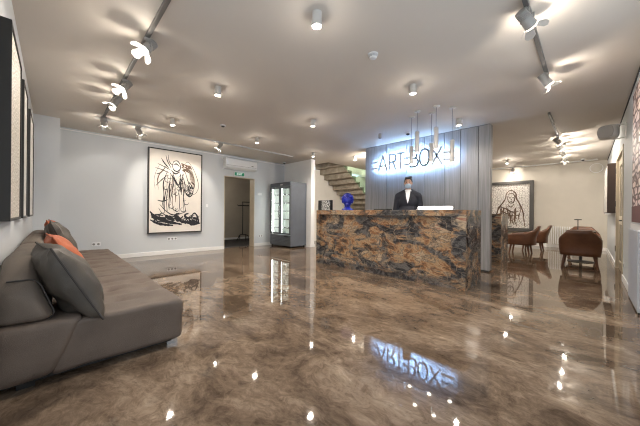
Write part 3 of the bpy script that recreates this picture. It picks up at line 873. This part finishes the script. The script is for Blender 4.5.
# ------------------------------------------------------------------ pictures
def spline(pts, n=6):
    out = []
    P = [pts[0]] + list(pts) + [pts[-1]]
    for i in range(1, len(P) - 2):
        for k in range(n):
            t = k / n
            q = [0, 0]
            for a in range(2):
                p0, p1, p2, p3 = P[i - 1][a], P[i][a], P[i + 1][a], P[i + 2][a]
                q[a] = .5 * (2 * p1 + (p2 - p0) * t + (2 * p0 - 5 * p1 + 4 * p2 - p3) * t * t + (3 * p1 - p0 - 3 * p2 + p3) * t ** 3)
            out.append(tuple(q))
    out.append(pts[-1])
    return out

# angel canvas: u to the right 0..1, v down 0..1
CW, CH = 1.31, 2.16
pc = thing('framed_canvas', 'large black-framed canvas with a winged figure in ink strokes on the back wall', 'painting', (1.675, YB - .07, .56))
MB().box(.015, CW - .015, 0.005, .06, .015, CH - .015).build('canvas', M['canvas'], pc)
f = MB()
f.box(-.0, .025, -.012, .07, 0, CH); f.box(CW - .025, CW, -.012, .07, 0, CH); f.box(.025, CW - .025, -.012, .07, 0, .025); f.box(.025, CW - .025, -.012, .07, CH - .025, CH)
f.build('frame', M['black_frame'], pc)
def PL(u_, v_, off): return (u_ * CW, .0045 - off, (1 - v_) * CH)
def PLs(a, b_, off): return PL(min(.97, max(.03, a)), min(.985, max(.02, b_)), off)
ink = MB(); brn = MB()
K = [0]
def S(pts, wd, m=None):
    K[0] += 1
    (m or ink).ribbon(spline(pts), wd, PLs, .0003 + .00002 * K[0])
# wings
S([(.66, .14), (.72, .12), (.82, .20), (.90, .32), (.93, .42), (.88, .50), (.80, .53)], .005)
S([(.64, .20), (.70, .33), (.76, .44), (.82, .50)], .006)
S([(.20, .18), (.13, .28), (.10, .38), (.12, .48)], .003)
S([(.30, .20), (.22, .28), (.14, .30)], .006)
S([(.34, .30), (.24, .36), (.13, .44)], .006)
S([(.22, .11), (.28, .17), (.36, .22)], .008); S([(.30, .07), (.33, .14), (.40, .22)], .007); S([(.16, .18), (.28, .21), (.38, .24)], .006)
S([(.34, .06), (.36, .14), (.42, .18)], .006); S([(.12, .23), (.25, .25), (.36, .28)], .005)
# head and shoulders
S([(.43, .14), (.50, .12), (.56, .16), (.56, .22), (.50, .25), (.44, .23), (.42, .18), (.44, .14)], .009)
S([(.44, .17), (.50, .16), (.55, .19)], .008); S([(.40, .24), (.47, .28), (.56, .25)], .010)
for k in range(16):
    a = (.58 + .14 * random.random(), .14 + .09 * random.random())
    S([a, (a[0] + .05, a[1] + .015), (a[0] + .09 * random.random(), a[1] + .04)], .011, brn)
# robe folds
for k in range(22):
    x0 = .26 + .40 * random.random(); y0 = .26 + .22 * random.random()
    y1 = y0 + .12 + .24 * random.random()
    x1 = x0 + (.5 - x0) * -.10 + .04 * random.uniform(-1, 1)
    S([(x0, y0), ((x0 + x1) / 2 + .03 * random.uniform(-1, 1), (y0 + y1) / 2), (x1, min(y1, .76))], .004 + .006 * random.random(), ink if random.random() < .6 else brn)
S([(.33, .26), (.26, .40), (.27, .55), (.24, .68)], .010); S([(.60, .28), (.66, .42), (.63, .56), (.68, .74)], .010)
S([(.38, .28), (.46, .36), (.52, .42), (.46, .34), (.44, .30)], .012); S([(.56, .27), (.58, .36), (.52, .42)], .009)
for k in range(9):
    x0 = .63 + .16 * random.random(); y0 = .36 + .12 * random.random()
    S([(x0, y0), (x0 + .07, y0 + .03), (x0 + .05, y0 + .08), (x0 - .02, y0 + .06)], .006)
S([(.70, .35), (.78, .40), (.82, .48), (.76, .55), (.68, .52), (.66, .44)], .008)
S([(.20, .66), (.30, .73), (.42, .78), (.56, .77), (.68, .74)], .007); S([(.16, .61), (.25, .62), (.34, .60)], .007)
S([(.18, .70), (.24, .76), (.36, .80), (.50, .80)], .006)
for k in range(14):       # feather strokes of the right wing
    t_ = k / 13
    S([(.70 + .10 * t_, .17 + .06 * t_), (.74 + .11 * t_, .25 + .10 * t_), (.76 + .08 * t_, .34 + .12 * t_)], .0022, brn)
for k in range(10):       # feather strokes of the left wing
    t_ = k / 9
    S([(.30 - .08 * t_, .22 + .05 * t_), (.22 - .07 * t_, .27 + .10 * t_), (.14 + .04 * t_, .33 + .16 * t_)], .0022, brn)
for k in range(16):       # curls along the sleeves and hem
    x0 = .28 + .42 * random.random(); y0 = .30 + .42 * random.random(); r0 = .02 + .03 * random.random()
    S([(x0 + r0 * math.cos(q), y0 + r0 * .6 * math.sin(q)) for q in (0, .9, 1.8, 2.7, 3.6, 4.4)], .0045)
for k in range(12):       # open loops among the rocks
    x0 = .08 + .80 * random.random(); y0 = .79 + .08 * random.random(); r0 = .03 + .04 * random.random()
    S([(x0 + r0 * 1.4 * math.cos(q), y0 + r0 * .6 * math.sin(q)) for q in (0, .8, 1.6, 2.4, 3.2, 4.0, 4.8)], .009)
# dark rocks at the foot
for k in range(24):
    x0 = .05 + .88 * random.random()
    y0 = .76 + .12 * x0 * .6 + .08 * random.random()
    l = .06 + .14 * random.random()
    S([(x0, y0), (x0 + l * .5, y0 + .02 * random.uniform(-.6, 1.6)), (x0 + l, y0 + .03 * random.random())], .006 + .014 * random.random())
S([(.03, .74), (.10, .79), (.20, .83), (.30, .86), (.45, .88), (.60, .90)], .020)
S([(.04, .84), (.16, .88), (.30, .90), (.44, .91)], .016); S([(.05, .78), (.14, .82), (.10, .85)], .018)
S([(.80, .78), (.86, .76), (.92, .82), (.93, .88), (.86, .86), (.80, .84), (.79, .79)], .014)
S([(.62, .86), (.72, .88), (.84, .90), (.95, .89)], .018); S([(.64, .78), (.70, .82), (.66, .86)], .012)
ink.build('ink_strokes', M['ink'], pc); brn.build('brown_strokes', M['ink_brown'], pc)

# pictures on the left wall
XP = -.195
for (y0, y1, fm, lab) in ((2.67, 3.50, 'gold_canvas', 'nearest tall picture on the left wall with a glittering speckled relief surface'),
                          (3.80, 4.37, 'grey_canvas', 'middle of three tall black-edged pictures on the left wall'),
                          (4.83, 5.72, 'grey_canvas', 'farthest tall black-edged picture on the left wall, nearest the corner')):
    t = thing('relief_picture', lab, 'painting', (XL, y0, 1.03))
    L_ = y1 - y0
    f = MB()
    f.box(0, .058, 0, .02, 0, 1.32); f.box(0, .058, L_ - .02, L_, 0, 1.32); f.box(0, .058, .02, L_ - .02, 0, .02); f.box(0, .058, .02, L_ - .02, 1.30, 1.32)
    f.build('frame', M['black_frame'], t)
    MB().box(.005, .05, .021, L_ - .021, .021, 1.299).build('relief_canvas', M[fm], t)

# picture on the right wall
rp = thing('cell_picture', 'large picture of pale cells outlined in maroon on the right wall above the low door', 'painting', (3.95, YR, 1.03))
MB().box(0, 1.26, 0.001, .035, .0, 1.60).build('canvas', M['maroon_cells'], rp)
MB().box(0, 1.26, .0355, .038, .0, .19).box(1.262, 1.266, .001, .038, .0, .19).build('maroon_band', M['maroon'], rp)
# deep box pictures on the right wall in the lounge
t = thing('box_picture', 'deep box picture with a dark brown side beyond the beige door', 'painting', (8.62, YR, 1.17))
MB().box(0, .018, .0, .135, 0, 1.08).box(1.70, 1.718, 0, .135, 0, 1.08).box(.018, 1.70, .0, .135, 0, .018).box(.018, 1.70, .0, .135, 1.062, 1.08).build('frame', M['brown_side'], t)
MB().box(.019, 1.699, .1, .13, .019, 1.061).build('canvas', M['grey_canvas'], t)
t = thing('slim_picture', 'bright-edged slim picture farthest along the right wall toward the radiator', 'painting', (10.9, YR, 1.15))
MB().box(0, .02, .0, .07, 0, 1.25).box(.9, .92, 0, .07, 0, 1.25).box(.02, .9, 0, .07, 0, .02).box(.02, .9, 0, .07, 1.23, 1.25).build('frame', M['white'], t)
MB().box(.021, .899, .01, .06, .021, 1.229).build('canvas', M['grey_canvas'], t)

# lounge picture: veiled figure on a pale cell ground
LX, LY0, LY1, LZ0, LZ1 = 12.12, 1.38, 3.05, .52, 2.36
lp = thing('dark_framed_picture', 'large thick dark-framed picture of a veiled figure on the lounge far wall', 'painting', (LX, LY0, LZ0))
LW, LHt = LY1 - LY0, LZ1 - LZ0
f = MB(); fw = .11
f.box(0, .18, 0, fw, 0, LHt); f.box(0, .18, LW - fw, LW, 0, LHt); f.box(0, .18, fw, LW - fw, 0, fw); f.box(0, .18, fw, LW - fw, LHt - fw, LHt)
f.build('frame', M['frame_grey'], lp, bevel=.004)
MB().box(.04, .16, fw, LW - fw, fw, LHt - fw).build('canvas', M['brick_canvas'], lp)
def PQ(u_, v_, off): return (.0395 - off, LW - u_ * LW, LHt - v_ * LHt)
def PQs(a, b_, off): return PQ(min(.925, max(.075, a)), min(.93, max(.075, b_)), off)
fi = MB()
def S2f(pts, wd):
    K[0] += 1
    fi.ribbon(spline(pts), wd, PQs, .0003 + .00001 * K[0])
K[0] = 0
S2f([(.52, .24), (.57, .19), (.63, .19), (.69, .25), (.70, .34), (.76, .46), (.82, .62), (.84, .80), (.86, .92)], .014)
S2f([(.52, .24), (.49, .36), (.44, .44), (.36, .56), (.32, .74), (.30, .92)], .014)
S2f([(.55, .27), (.54, .36), (.58, .43), (.64, .43), (.67, .36), (.66, .27), (.60, .24), (.55, .27)], .010)
S2f([(.57, .33), (.60, .33)], .010); S2f([(.63, .33), (.655, .33)], .010); S2f([(.61, .35), (.61, .38)], .008); S2f([(.59, .405), (.63, .405)], .008)
S2f([(.42, .52), (.52, .56), (.62, .62), (.74, .60)], .014); S2f([(.40, .60), (.50, .64), (.60, .70), (.76, .68)], .014)
S2f([(.54, .46), (.60, .52), (.66, .46)], .010)
for k in range(26):
    x0 = .38 + .40 * random.random(); y0 = .48 + .2 * random.random()
    S2f([(x0, y0), (x0 + .05 * random.uniform(-1, 1), y0 + .12), (x0 + .06 * random.uniform(-1, 1), y0 + .26)], .004 + .008 * random.random())
fi.build('ink_strokes', M['ink_brown'], lp)

# ------------------------------------------------------------------ speakers
sp = thing('wall_speaker', 'grey rounded loudspeaker on a bracket high on the right wall', 'speaker', (6.55, YR, 2.48))
rotm = Matrix.Rotation(math.radians(-22), 3, 'Z')
b = MB().softbox((0, 0, 0), (.10, .12, .12), .075, (4, 4, 4))
for v in b.bm.verts: v.co = rotm @ v.co + Vector((-.06, .20, 0))
b.build('body', M['lamp_body'], sp, smooth=True)
g = MB()
g.softbox((0, 0, 0), (.006, .10, .10), .005, (2, 8, 8))
for v in g.bm.verts:
    q = v.co.copy(); rr = math.hypot(q.y, q.z)
    m_ = max(abs(q.y), abs(q.z)) or 1
    sc_ = (m_ / rr) ** .6 if rr > 1e-6 else 1
    v.co = rotm @ (Vector((q.x - .103, q.y * sc_, q.z * sc_))) + Vector((-.06, .20, 0))
g.build('grille', M['lamp_grey'], sp, smooth=True)
MB().tube([(-.03, .01, .10), (-.03, .10, .12), (-.05, .17, .115)], .01).tube([(-.03, .01, -.10), (-.03, .10, -.12), (-.05, .17, -.115)], .01).box(-.06, 0, 0, .012, -.13, .13).build('bracket', M['white'], sp)
s2 = thing('round_speaker', 'round grey loudspeaker in the corner of the lounge far wall', 'speaker', (XE, -.18, 2.63))
MB().cone((0, 0, 0), (-.05, 0, 0), .155, .150, 32).build('rim', M['white'], s2, smooth=True)
MB().cone((-.0505, 0, 0), (-.056, 0, 0), .135, .13, 32).build('grille', M['wall_warm'], s2, smooth=True)

# ------------------------------------------------------------------ radiator
ra = thing('radiator', 'white column radiator under the lounge far wall', 'radiator', (XE - .12, .66, 0))
for k in range(11):
    y = -.29 + k * .058
    MB().tube([(0, y, .16), (0, y, .70)], .014, 10).tube([(-.05, y, .16), (-.05, y, .70)], .014, 10).box(-.06, .01, y - .016, y + .016, .13, .17).box(-.06, .01, y - .016, y + .016, .69, .73).build('section', M['white'], ra, smooth=True)
MB().box(-.03, -.01, -.25, -.23, 0, .135).box(-.03, -.01, .25, .27, 0, .135).build('foot', M['white'], ra)
MB().tube([(-.025, .33, .15), (-.025, .37, .15), (-.025, .37, .0)], .012).build('pipe', M['white'], ra)

# ------------------------------------------------------------------ lounge chairs
def armchair(x, y, rz, label):
    """faces local -Y; shell wraps the back and the arms"""
    t = thing('armchair', label, 'chair', (x, y, 0), rz, 'brown leather armchairs in the lounge')
    s_ = MB(); N = 28; rows = 7
    grid = []
    for i in range(N + 1):
        a = -1 + 2 * i / N                       # -1..1 left arm tip .. back .. right arm tip
        s1 = abs(a)
        # plan: back arc then straight arms
        if s1 < .5:
            q = s1 / .5 * (math.pi / 2)
            px = math.copysign(.31 * math.sin(q) ** .6, a); py = .12 + .19 * (max(0, math.cos(q)) ** .5)
        else:
            q = (s1 - .5) / .5
            px = math.copysign(.31 + .01 * q, a); py = .12 - .40 * q
        if s1 < .22: ht = .80
        elif s1 < .5: ht = .80 - .20 * ((s1 - .22) / .28)
        else: ht = .60 - .05 * (s1 - .5) / .5
        col = []
        for j in range(rows + 1):
            v = j / rows; z = .27 + (ht - .27) * v
            lean = max(0, (z - .45)) * (.30 if s1 < .4 else .12)
            nx = px * (1 + .0) - (math.copysign(.10, a) * max(0, z - .6) / .2 * min(1, s1 * 3) if s1 < .55 and z > .6 else 0)
            col.append(s_.bm.verts.new((nx * (.93 + .07 * min(1, v * 2)), py + lean * (1 if s1 < .55 else .0), z)))
        grid.append(col)
    for i in range(N):
        for j in range(rows):
            s_.bm.faces.new((grid[i][j], grid[i + 1][j], grid[i + 1][j + 1], grid[i][j + 1]))
    s_.build('shell', M['leather'], t, smooth=True, solid=.045, bevel=.0)
    MB().softbox((0, -.04, .385), (.27, .27, .065), .04, (6, 6, 2)).build('seat', M['seat_grey'], t, smooth=True)
    MB().box(-.27, .27, -.27, .22, .26, .32).build('seat_frame', M['leg_wood'], t, bevel=.01)
    for sx in (-1, 1):
        for sy in (-1, 1):
            MB().cone((sx * .27, sy * .23 - .02, 0), (sx * .225, sy * .19 - .02, .27), .018, .032, 10).build('leg', M['leg_wood'], t, smooth=True)
armchair(7.98, .12, math.radians(90), 'brown leather armchair seen from behind, nearest in the lounge')
armchair(9.62, 1.36, math.radians(180), 'brown leather armchair in side view beside the dark-framed picture, nearer of the pair')
armchair(10.72, 1.20, math.radians(180), 'brown leather armchair partly hidden behind the side-view chair')
armchair(9.95, .10, math.radians(-90), 'brown leather armchair across the table, mostly hidden behind the nearest one')
def cafe_table(x, y, hx, hy, label):
    t = thing('cafe_table', label, 'table', (x, y, 0))
    MB().box(-hx, hx, -hy, hy, .715, .745).build('tabletop', M['table_dark'], t, bevel=.006)
    MB().cone((0, 0, .02), (0, 0, .716), .03, .03, 14).build('column', M['black'], t, smooth=True)
    MB().lathe([(.24, 0), (.24, .012), (.04, .03), (.03, .04)]).build('base', M['black'], t, smooth=True)
cafe_table(8.98, .12, .33, .25, 'dark table between the two facing armchairs near the right wall')
cafe_table(10.25, 2.12, .55, .34, 'dark table in front of the dark-framed picture beside the pair of armchairs')
ts = thing('table_lamp', 'slim black T-shaped table lamp on the dark table near the right wall', 'lamp', (8.98, .17, .745))
MB().lathe([(.05, 0), (.05, .01), (.008, .015)]).build('base', M['black'], ts, smooth=True)
MB().cone((0, 0, .012), (0, 0, .25), .009, .009, 8).build('post', M['black'], ts)
MB().box(-.03, .03, -.065, .065, .25, .27).build('lamp_head', M['black'], ts)

# ------------------------------------------------------------------ sofa
so = thing('sofa', 'large low taupe modular sofa along the left wall', 'sofa', (.25, 2.38, 0))
ox = -.25   # local x offset so that world = local + .25
def wr(x, y, z, a, f): return noise.noise(Vector((x * f, y * f, z * f))) * a
LEN = 4.2
mods = [(0, 1.42), (1.424, 2.82), (2.824, LEN)]
SZ = .385
for i, (a, b_) in enumerate(mods):
    L_ = (b_ - a) / 2; cy_ = (a + b_) / 2
    cx_ = .22 - .0; hx_ = .42
    tufts = [(.10, -.45), (.10, 0), (.10, .45)]
    def fn(p, n_, L_=L_, i=i):
        q = p.copy()
        if n_.z > .3:
            dz = wr(p.x + i, p.y, 0, .009, 4.5) + wr(p.x * 2.5 + i, p.y, 4, .005, 7)
            for (tx, ty) in ((-.02, -.52 * L_), (-.02, 0.02), (-.02, .55 * L_), (.24, -.25 * L_), (.24, .3 * L_)):
                d2 = (p.x - tx) ** 2 / .10 ** 2 + (p.y - ty) ** 2 / .07 ** 2
                dz -= .034 * math.exp(-d2 * 2.2)
                dz -= .012 * math.exp(-((p.y - ty) / .05) ** 2) * math.exp(-((p.x - tx) / .3) ** 2)
            q.z += dz
        else:
            q += n_ * wr(p.x, p.y + i, p.z, .010, 5)
        return q
    MB().softbox((.14, cy_, (SZ + .06) / 2), (.39, L_, (SZ - .06) / 2), .035, (18, 24, 4), fn).build('seat', M['fabric'], so, smooth=True)
    # back body under the bolster
    def fb(p, n_, i=i):
        q = p + n_ * wr(p.x + 3, p.y + i * 2, p.z, .012, 4)
        if p.x > 0: q.x += .075 * (p.z / .17)
        return q
    bk = MB().softbox((-.325, cy_ - (.012 if i == 0 else 0), .24), (.165, L_ - .002, .175), .05, (4, 14, 4), fb)
    bk.build('back_base', M['fabric'], so, smooth=True)
    # bolster: leaning cushion with a rounded end
    def fc(p, n_, L_=L_, i=i):
        q = p.copy()
        v = (p.z + .2) / .4
        # lean the front face back toward the wall as it rises
        if p.x > -.05: q.x -= .10 * max(0, v) * (p.x + .05) / .2
        # ends are lower
        e = max(0.0, 1 - (L_ - abs(p.y)) / .36)
        if (i == 0 and p.y < 0) or (i == 2 and p.y > 0):
            q.z -= .17 * e ** 1.5 * max(0, v)
        q += n_ * wr(p.x * 1.2 + 7, p.y + i * 5, p.z, .012, 4.5)
        return q
    bo = MB().softbox((-.355, cy_, .605), (.130, L_ - .004, .195), .075, (6, 18, 6), fc).build('backrest', M['fabric_back'], so, smooth=True)
    if i == 0:
        pts = []
        hx_, hz_, r_ = .130, .195, .075
        prof = [(-hx_ + .01, -hz_)] + [(hx_ - r_ + r_ * math.sin(t_), -hz_ + r_ - r_ * math.cos(t_)) for t_ in [math.pi / 2 * k / 5 for k in range(6)]] + [(hx_ - r_ + r_ * math.cos(t_), hz_ - r_ + r_ * math.sin(t_)) for t_ in [math.pi / 2 * k / 5 for k in range(6)]] + [(-hx_ + .04, hz_)]
        for (px_, pz_) in prof:
            q_ = fc(Vector((px_, -(L_ - .06), pz_)), Vector((0, 0, 0)))
            pts.append((q_.x - .355 + .004, q_.y + cy_, q_.z + .605 + .003))
        MB().tube(pts, .005, 6).build('piping', M['piping'], bo, smooth=True)
MB().box(-.46, .46, .07, LEN - .07, .032, .07).build('base_frame', M['black'], so)
for x in (-.36, .47):
    for y in (.10, 1.42, 2.82, LEN - .10):
        MB().box(x - .04, x + .04, y - .02, y + .02, 0, .033).build('leg', M['chrome'] if x > 0 else M['black'], so)

def pillow(loc, rot, size, thick, mat, pip, label):
    t = thing('throw_pillow', label, 'cushion', loc, 0, 'throw pillows on the sofa')
    t.rotation_euler = rot
    N = 22; b = MB(); g = {}
    def edge(u_, v_):
        k = 1 - .07 * (1 - abs(u_) ** 2) * abs(v_) ** 3 - .0
        k2 = 1 - .07 * (1 - abs(v_) ** 2) * abs(u_) ** 3
        return (u_ * k2 * size / 2, v_ * k * size / 2)
    for s_ in (-1, 1):
        for i in range(N + 1):
            for j in range(N + 1):
                u_ = -1 + 2 * i / N; v_ = -1 + 2 * j / N
                border = i in (0, N) or j in (0, N)
                if border and (0, i, j) in g: g[(s_, i, j)] = g[(0, i, j)]; continue
                x, z = edge(u_, v_)
                th = thick / 2 * ((1 - u_ ** 2) * (1 - v_ ** 2)) ** .42
                if not border: th += .024 * noise.noise(Vector((u_ * 2.2 + loc[1] * 3, v_ * 2.2, s_ * 3))) * (1 - max(abs(u_), abs(v_)) ** 4) + .018 * noise.noise(Vector((u_ * 5, v_ * 3, loc[1]))) 
                vt = b.bm.verts.new((s_ * max(th, .0), x, z))
                g[(s_, i, j)] = vt
                if border: g[(0, i, j)] = vt
    for s_ in (-1, 1):
        for i in range(N):
            for j in range(N):
                f = [g[(s_, i, j)], g[(s_, i + 1, j)], g[(s_, i + 1, j + 1)], g[(s_, i, j + 1)]]
                b.bm.faces.new(f if s_ > 0 else f[::-1])
    b.build('cover', mat, t, smooth=True)
    pts = []
    for k in range(N): pts.append((-1 + 2 * k / N, -1))
    for k in range(N): pts.append((1, -1 + 2 * k / N))
    for k in range(N): pts.append((1 - 2 * k / N, 1))
    for k in range(N): pts.append((-1, 1 - 2 * k / N))
    MB().tube([(0, *edge(u_, v_)) for u_, v_ in pts], .006, 6, closed=True).build('piping', pip, t, smooth=True)
    return t
def rad(*a): return tuple(math.radians(x) for x in a)
pillow((.085, 2.61, .618), rad(0, -27, 8), .57, .25, M['pillow_grey'], M['piping'], 'big slate-grey throw pillow, nearest on the sofa')
pillow((.115, 3.30, .645), rad(0, -28, 4), .56, .19, M['pillow_orange'], M['orange_piping'], 'orange throw pillow tucked behind the nearest grey pillow')
pillow((.10, 4.72, .69), rad(0, -22, 0), .62, .22, M['pillow_grey'], M['piping'], 'grey throw pillow farthest but one along the sofa')
pillow((.07, 5.42, .70), rad(0, -22, -2), .60, .18, M['pillow_orange'], M['orange_piping'], 'orange throw pillow peeking out behind the far grey pillow')

# ------------------------------------------------------------------ the man at the desk
def blob(name, prims, mat, parent, voxel=.012, smooth_it=4):
    b = MB()
    for p in prims:
        if p[0] == 'c':   # capsule cone
            _, p0, p1, r0, r1 = p
            p0 = Vector(p0); p1 = Vector(p1)
            n = max(2, int((p1 - p0).length / (min(r0, r1) * .45)) + 1)
            for k in range(n + 1):
                tt = k / n
                b.ball(p0.lerp(p1, tt), r0 + (r1 - r0) * tt, 2)
        else:             # ellipsoid
            _, c_, r_ = p
            b.ball(c_, 1.0, 3, r_)
    o = b.build(name, mat, parent)
    md = o.modifiers.new('remesh', 'REMESH'); md.mode = 'VOXEL'; md.voxel_size = voxel; md.use_smooth_shade = True
    ms = o.modifiers.new('smooth', 'SMOOTH'); ms.iterations = smooth_it; ms.factor = .5
    bpy.context.view_layer.update()
    me = bpy.data.meshes.new_from_object(o.evaluated_get(bpy.context.evaluated_depsgraph_get()))
    old = o.data; o.modifiers.clear(); o.data = me; bpy.data.meshes.remove(old); me.name = name
    me.polygons.foreach_set('use_smooth', [True] * len(me.polygons))
    return o
mn = thing('person', 'man in a dark navy suit, white shirt and blue face mask standing behind the desk', 'person', (5.17, 2.615, 0), math.radians(-66))
# faces local -Y
body = [('e', (0, 0, 1.745), (.072, .090, .118)), ('e', (0, -.030, 1.69), (.055, .065, .070)), ('c', (0, .01, 1.62), (0, .02, 1.50), .055, .062),
        ('e', (0, -.098, 1.725), (.012, .018, .020)), ('e', (.074, .01, 1.735), (.012, .022, .032)), ('e', (-.074, .01, 1.735), (.012, .022, .032)),
        ('e', (0, .01, 1.36), (.165, .10, .20)), ('e', (0, .01, 1.12), (.145, .095, .20)), ('e', (0, .01, .96), (.16, .105, .13))]
for s_ in (-1, 1):
    body += [('c', (s_ * .12, .01, 1.49), (s_ * .185, .01, 1.46), .055, .058),
             ('c', (s_ * .19, .01, 1.45), (s_ * .235, .03, 1.17), .050, .040),
             ('c', (s_ * .235, .03, 1.17), (s_ * .215, -.12, .95), .038, .028),
             ('e', (s_ * .21, -.155, .905), (.026, .030, .048)),
             ('c', (s_ * .09, .01, .93), (s_ * .10, .0, .52), .078, .052), ('c', (s_ * .10, .0, .52), (s_ * .105, .02, .09), .050, .036),
             ('c', (s_ * .105, .03, .05), (s_ * .115, -.13, .04), .038, .030)]
    # four fingers and a thumb, gently curled
    for k in range(4):
        fx = s_ * (.21 + (k - 1.5) * .001); fy = -.185 + k * .020; ln = (.85, 1.0, .95, .75)[k]
        body += [('c', (fx, fy, .875), (fx - s_ * .006, fy - .006, .875 - .038 * ln), .0085, .008), ('c', (fx - s_ * .006, fy - .006, .875 - .038 * ln), (fx - s_ * .022, fy - .004, .875 - .068 * ln), .008, .0065)]
    body += [('c', (s_ * .20, -.178, .925), (s_ * .185, -.205, .895), .011, .009), ('c', (s_ * .185, -.205, .895), (s_ * .178, -.21, .865), .009, .0075)]
bo = blob('body', body, M['skin'], mn, .008, 3)
for s_ in (-1, 1):
    MB().ball((s_ * .030, -.084, 1.752), .010, 2, (1.2, .6, .8)).build('eye', M['eye'], mn, smooth=True)
    MB().tube([(s_ * .014, -.091, 1.772), (s_ * .032, -.087, 1.778), (s_ * .050, -.074, 1.772)], .004, 6).build('eyebrow', M['hair'], mn, smooth=True)
blob('hair', [('e', (0, .022, 1.785), (.082, .094, .092)), ('e', (0, -.045, 1.838), (.066, .055, .032)), ('e', (.064, .02, 1.765), (.020, .045, .05)), ('e', (-.064, .02, 1.765), (.020, .045, .05)), ('e', (.03, -.02, 1.855), (.05, .06, .025))], M['hair'], mn, .008, 3)
blob('face_mask', [('e', (0, -.055, 1.676), (.062, .062, .058)), ('e', (0, -.095, 1.690), (.028, .024, .034))], M['mask'], mn, .007, 4)
MB().tube([(.058, -.05, 1.70), (.076, .0, 1.725), (.080, .03, 1.74)], .003, 6).tube([(-.058, -.05, 1.70), (-.076, .0, 1.725), (-.080, .03, 1.74)], .003, 6).build('mask_loop', M['mask'], mn)
jk = [('c', (0, .035, 1.575), (0, .03, 1.50), .068, .085), ('e', (0, .012, 1.37), (.195, .128, .19)), ('e', (0, .012, 1.16), (.178, .122, .22)), ('e', (0, .012, .96), (.195, .128, .16)),
      ('c', (-.13, .012, 1.485), (.13, .012, 1.485), .062, .062)]
for s_ in (-1, 1):
    jk += [('c', (s_ * .055, .03, 1.575), (s_ * .195, .015, 1.475), .050, .072), ('c', (s_ * .10, .012, 1.50), (s_ * .20, .012, 1.455), .068, .072), ('c', (s_ * .205, .012, 1.45), (s_ * .252, .03, 1.17), .068, .056),
           ('c', (s_ * .252, .03, 1.17), (s_ * .222, -.11, .965), .054, .042)]
blob('suit_jacket', jk, M['suit'], mn, .011, 4)
# shirt front, lapels, tie-less open collar
sh = MB()
vs_ = [(-.040, -.092, 1.56), (.040, -.092, 1.56), (.036, -.132, 1.45), (.0, -.140, 1.32), (-.036, -.132, 1.45)]
fr_ = [sh.bm.verts.new(v) for v in vs_]; bk_ = [sh.bm.verts.new((v[0], v[1] + .06, v[2])) for v in vs_]
sh.bm.faces.new(fr_); sh.bm.faces.new(bk_[::-1])
for i in range(5): sh.bm.faces.new((fr_[i], fr_[(i + 1) % 5], bk_[(i + 1) % 5], bk_[i]))
sh.cone((0, .0, 1.52), (0, .005, 1.60), .074, .064, 20)
sh.build('shirt', M['shirt'], mn)
for s_ in (-1, 1):
    lp_ = MB()
    P_ = [(s_ * .052, -.080, 1.585), (s_ * .092, -.108, 1.50), (s_ * .105, -.120, 1.455), (s_ * .078, -.132, 1.445), (s_ * .004, -.150, 1.30), (s_ * .034, -.136, 1.45)]
    A = [lp_.bm.verts.new(Vector(v) + Vector((0, -.006, 0))) for v in P_]; B2 = [lp_.bm.verts.new(Vector(v) + Vector((0, .02, 0))) for v in P_]
    lp_.bm.faces.new(A); lp_.bm.faces.new(B2[::-1])
    for i in range(6): lp_.bm.faces.new((A[i], A[(i + 1) % 6], B2[(i + 1) % 6], B2[i]))
    lp_.build('lapel', M['suit'], mn)
tp = [('e', (0, .01, .95), (.172, .118, .12))]
for s_ in (-1, 1):
    tp += [('c', (s_ * .09, .01, .90), (s_ * .10, .0, .52), .092, .070), ('c', (s_ * .10, .0, .52), (s_ * .105, .02, .11), .068, .062)]
blob('trousers', tp, M['trouser'], mn, .012, 3)
for s_ in (-1, 1):
    blob('shoe', [('c', (s_ * .105, .045, .046), (s_ * .117, -.15, .040), .046, .039), ('e', (s_ * .105, .05, .05), (.045, .05, .05))], M['shoe'], mn, .009, 2)

# unseen lamp added to light the stairwell, fixed to its ceiling
slm = thing('added_stairwell_lamp', 'unseen round ceiling lamp added to light the stairwell', 'lamp', (8.6, 7.0, 5.2))
MB().lathe([(.15, -.06), (.17, -.04), (.17, 0)]).build('diffuser', M['lens_soft'], slm, smooth=True)
add_light('POINT', 'stairwell_glow', slm, (0, 0, -.2), 110, WARM, None, .12)
bl = thing('back_room_lamp', 'round ceiling lamp in the room beyond the doorway', 'lamp', (4.2, 9.1, 2.6))
MB().lathe([(.12, -.05), (.14, -.03), (.14, 0)]).build('diffuser', M['lens_soft'], bl, smooth=True)
add_light('POINT', 'back_room_glow', bl, (0, 0, -.15), 12, WARM, None, .1)
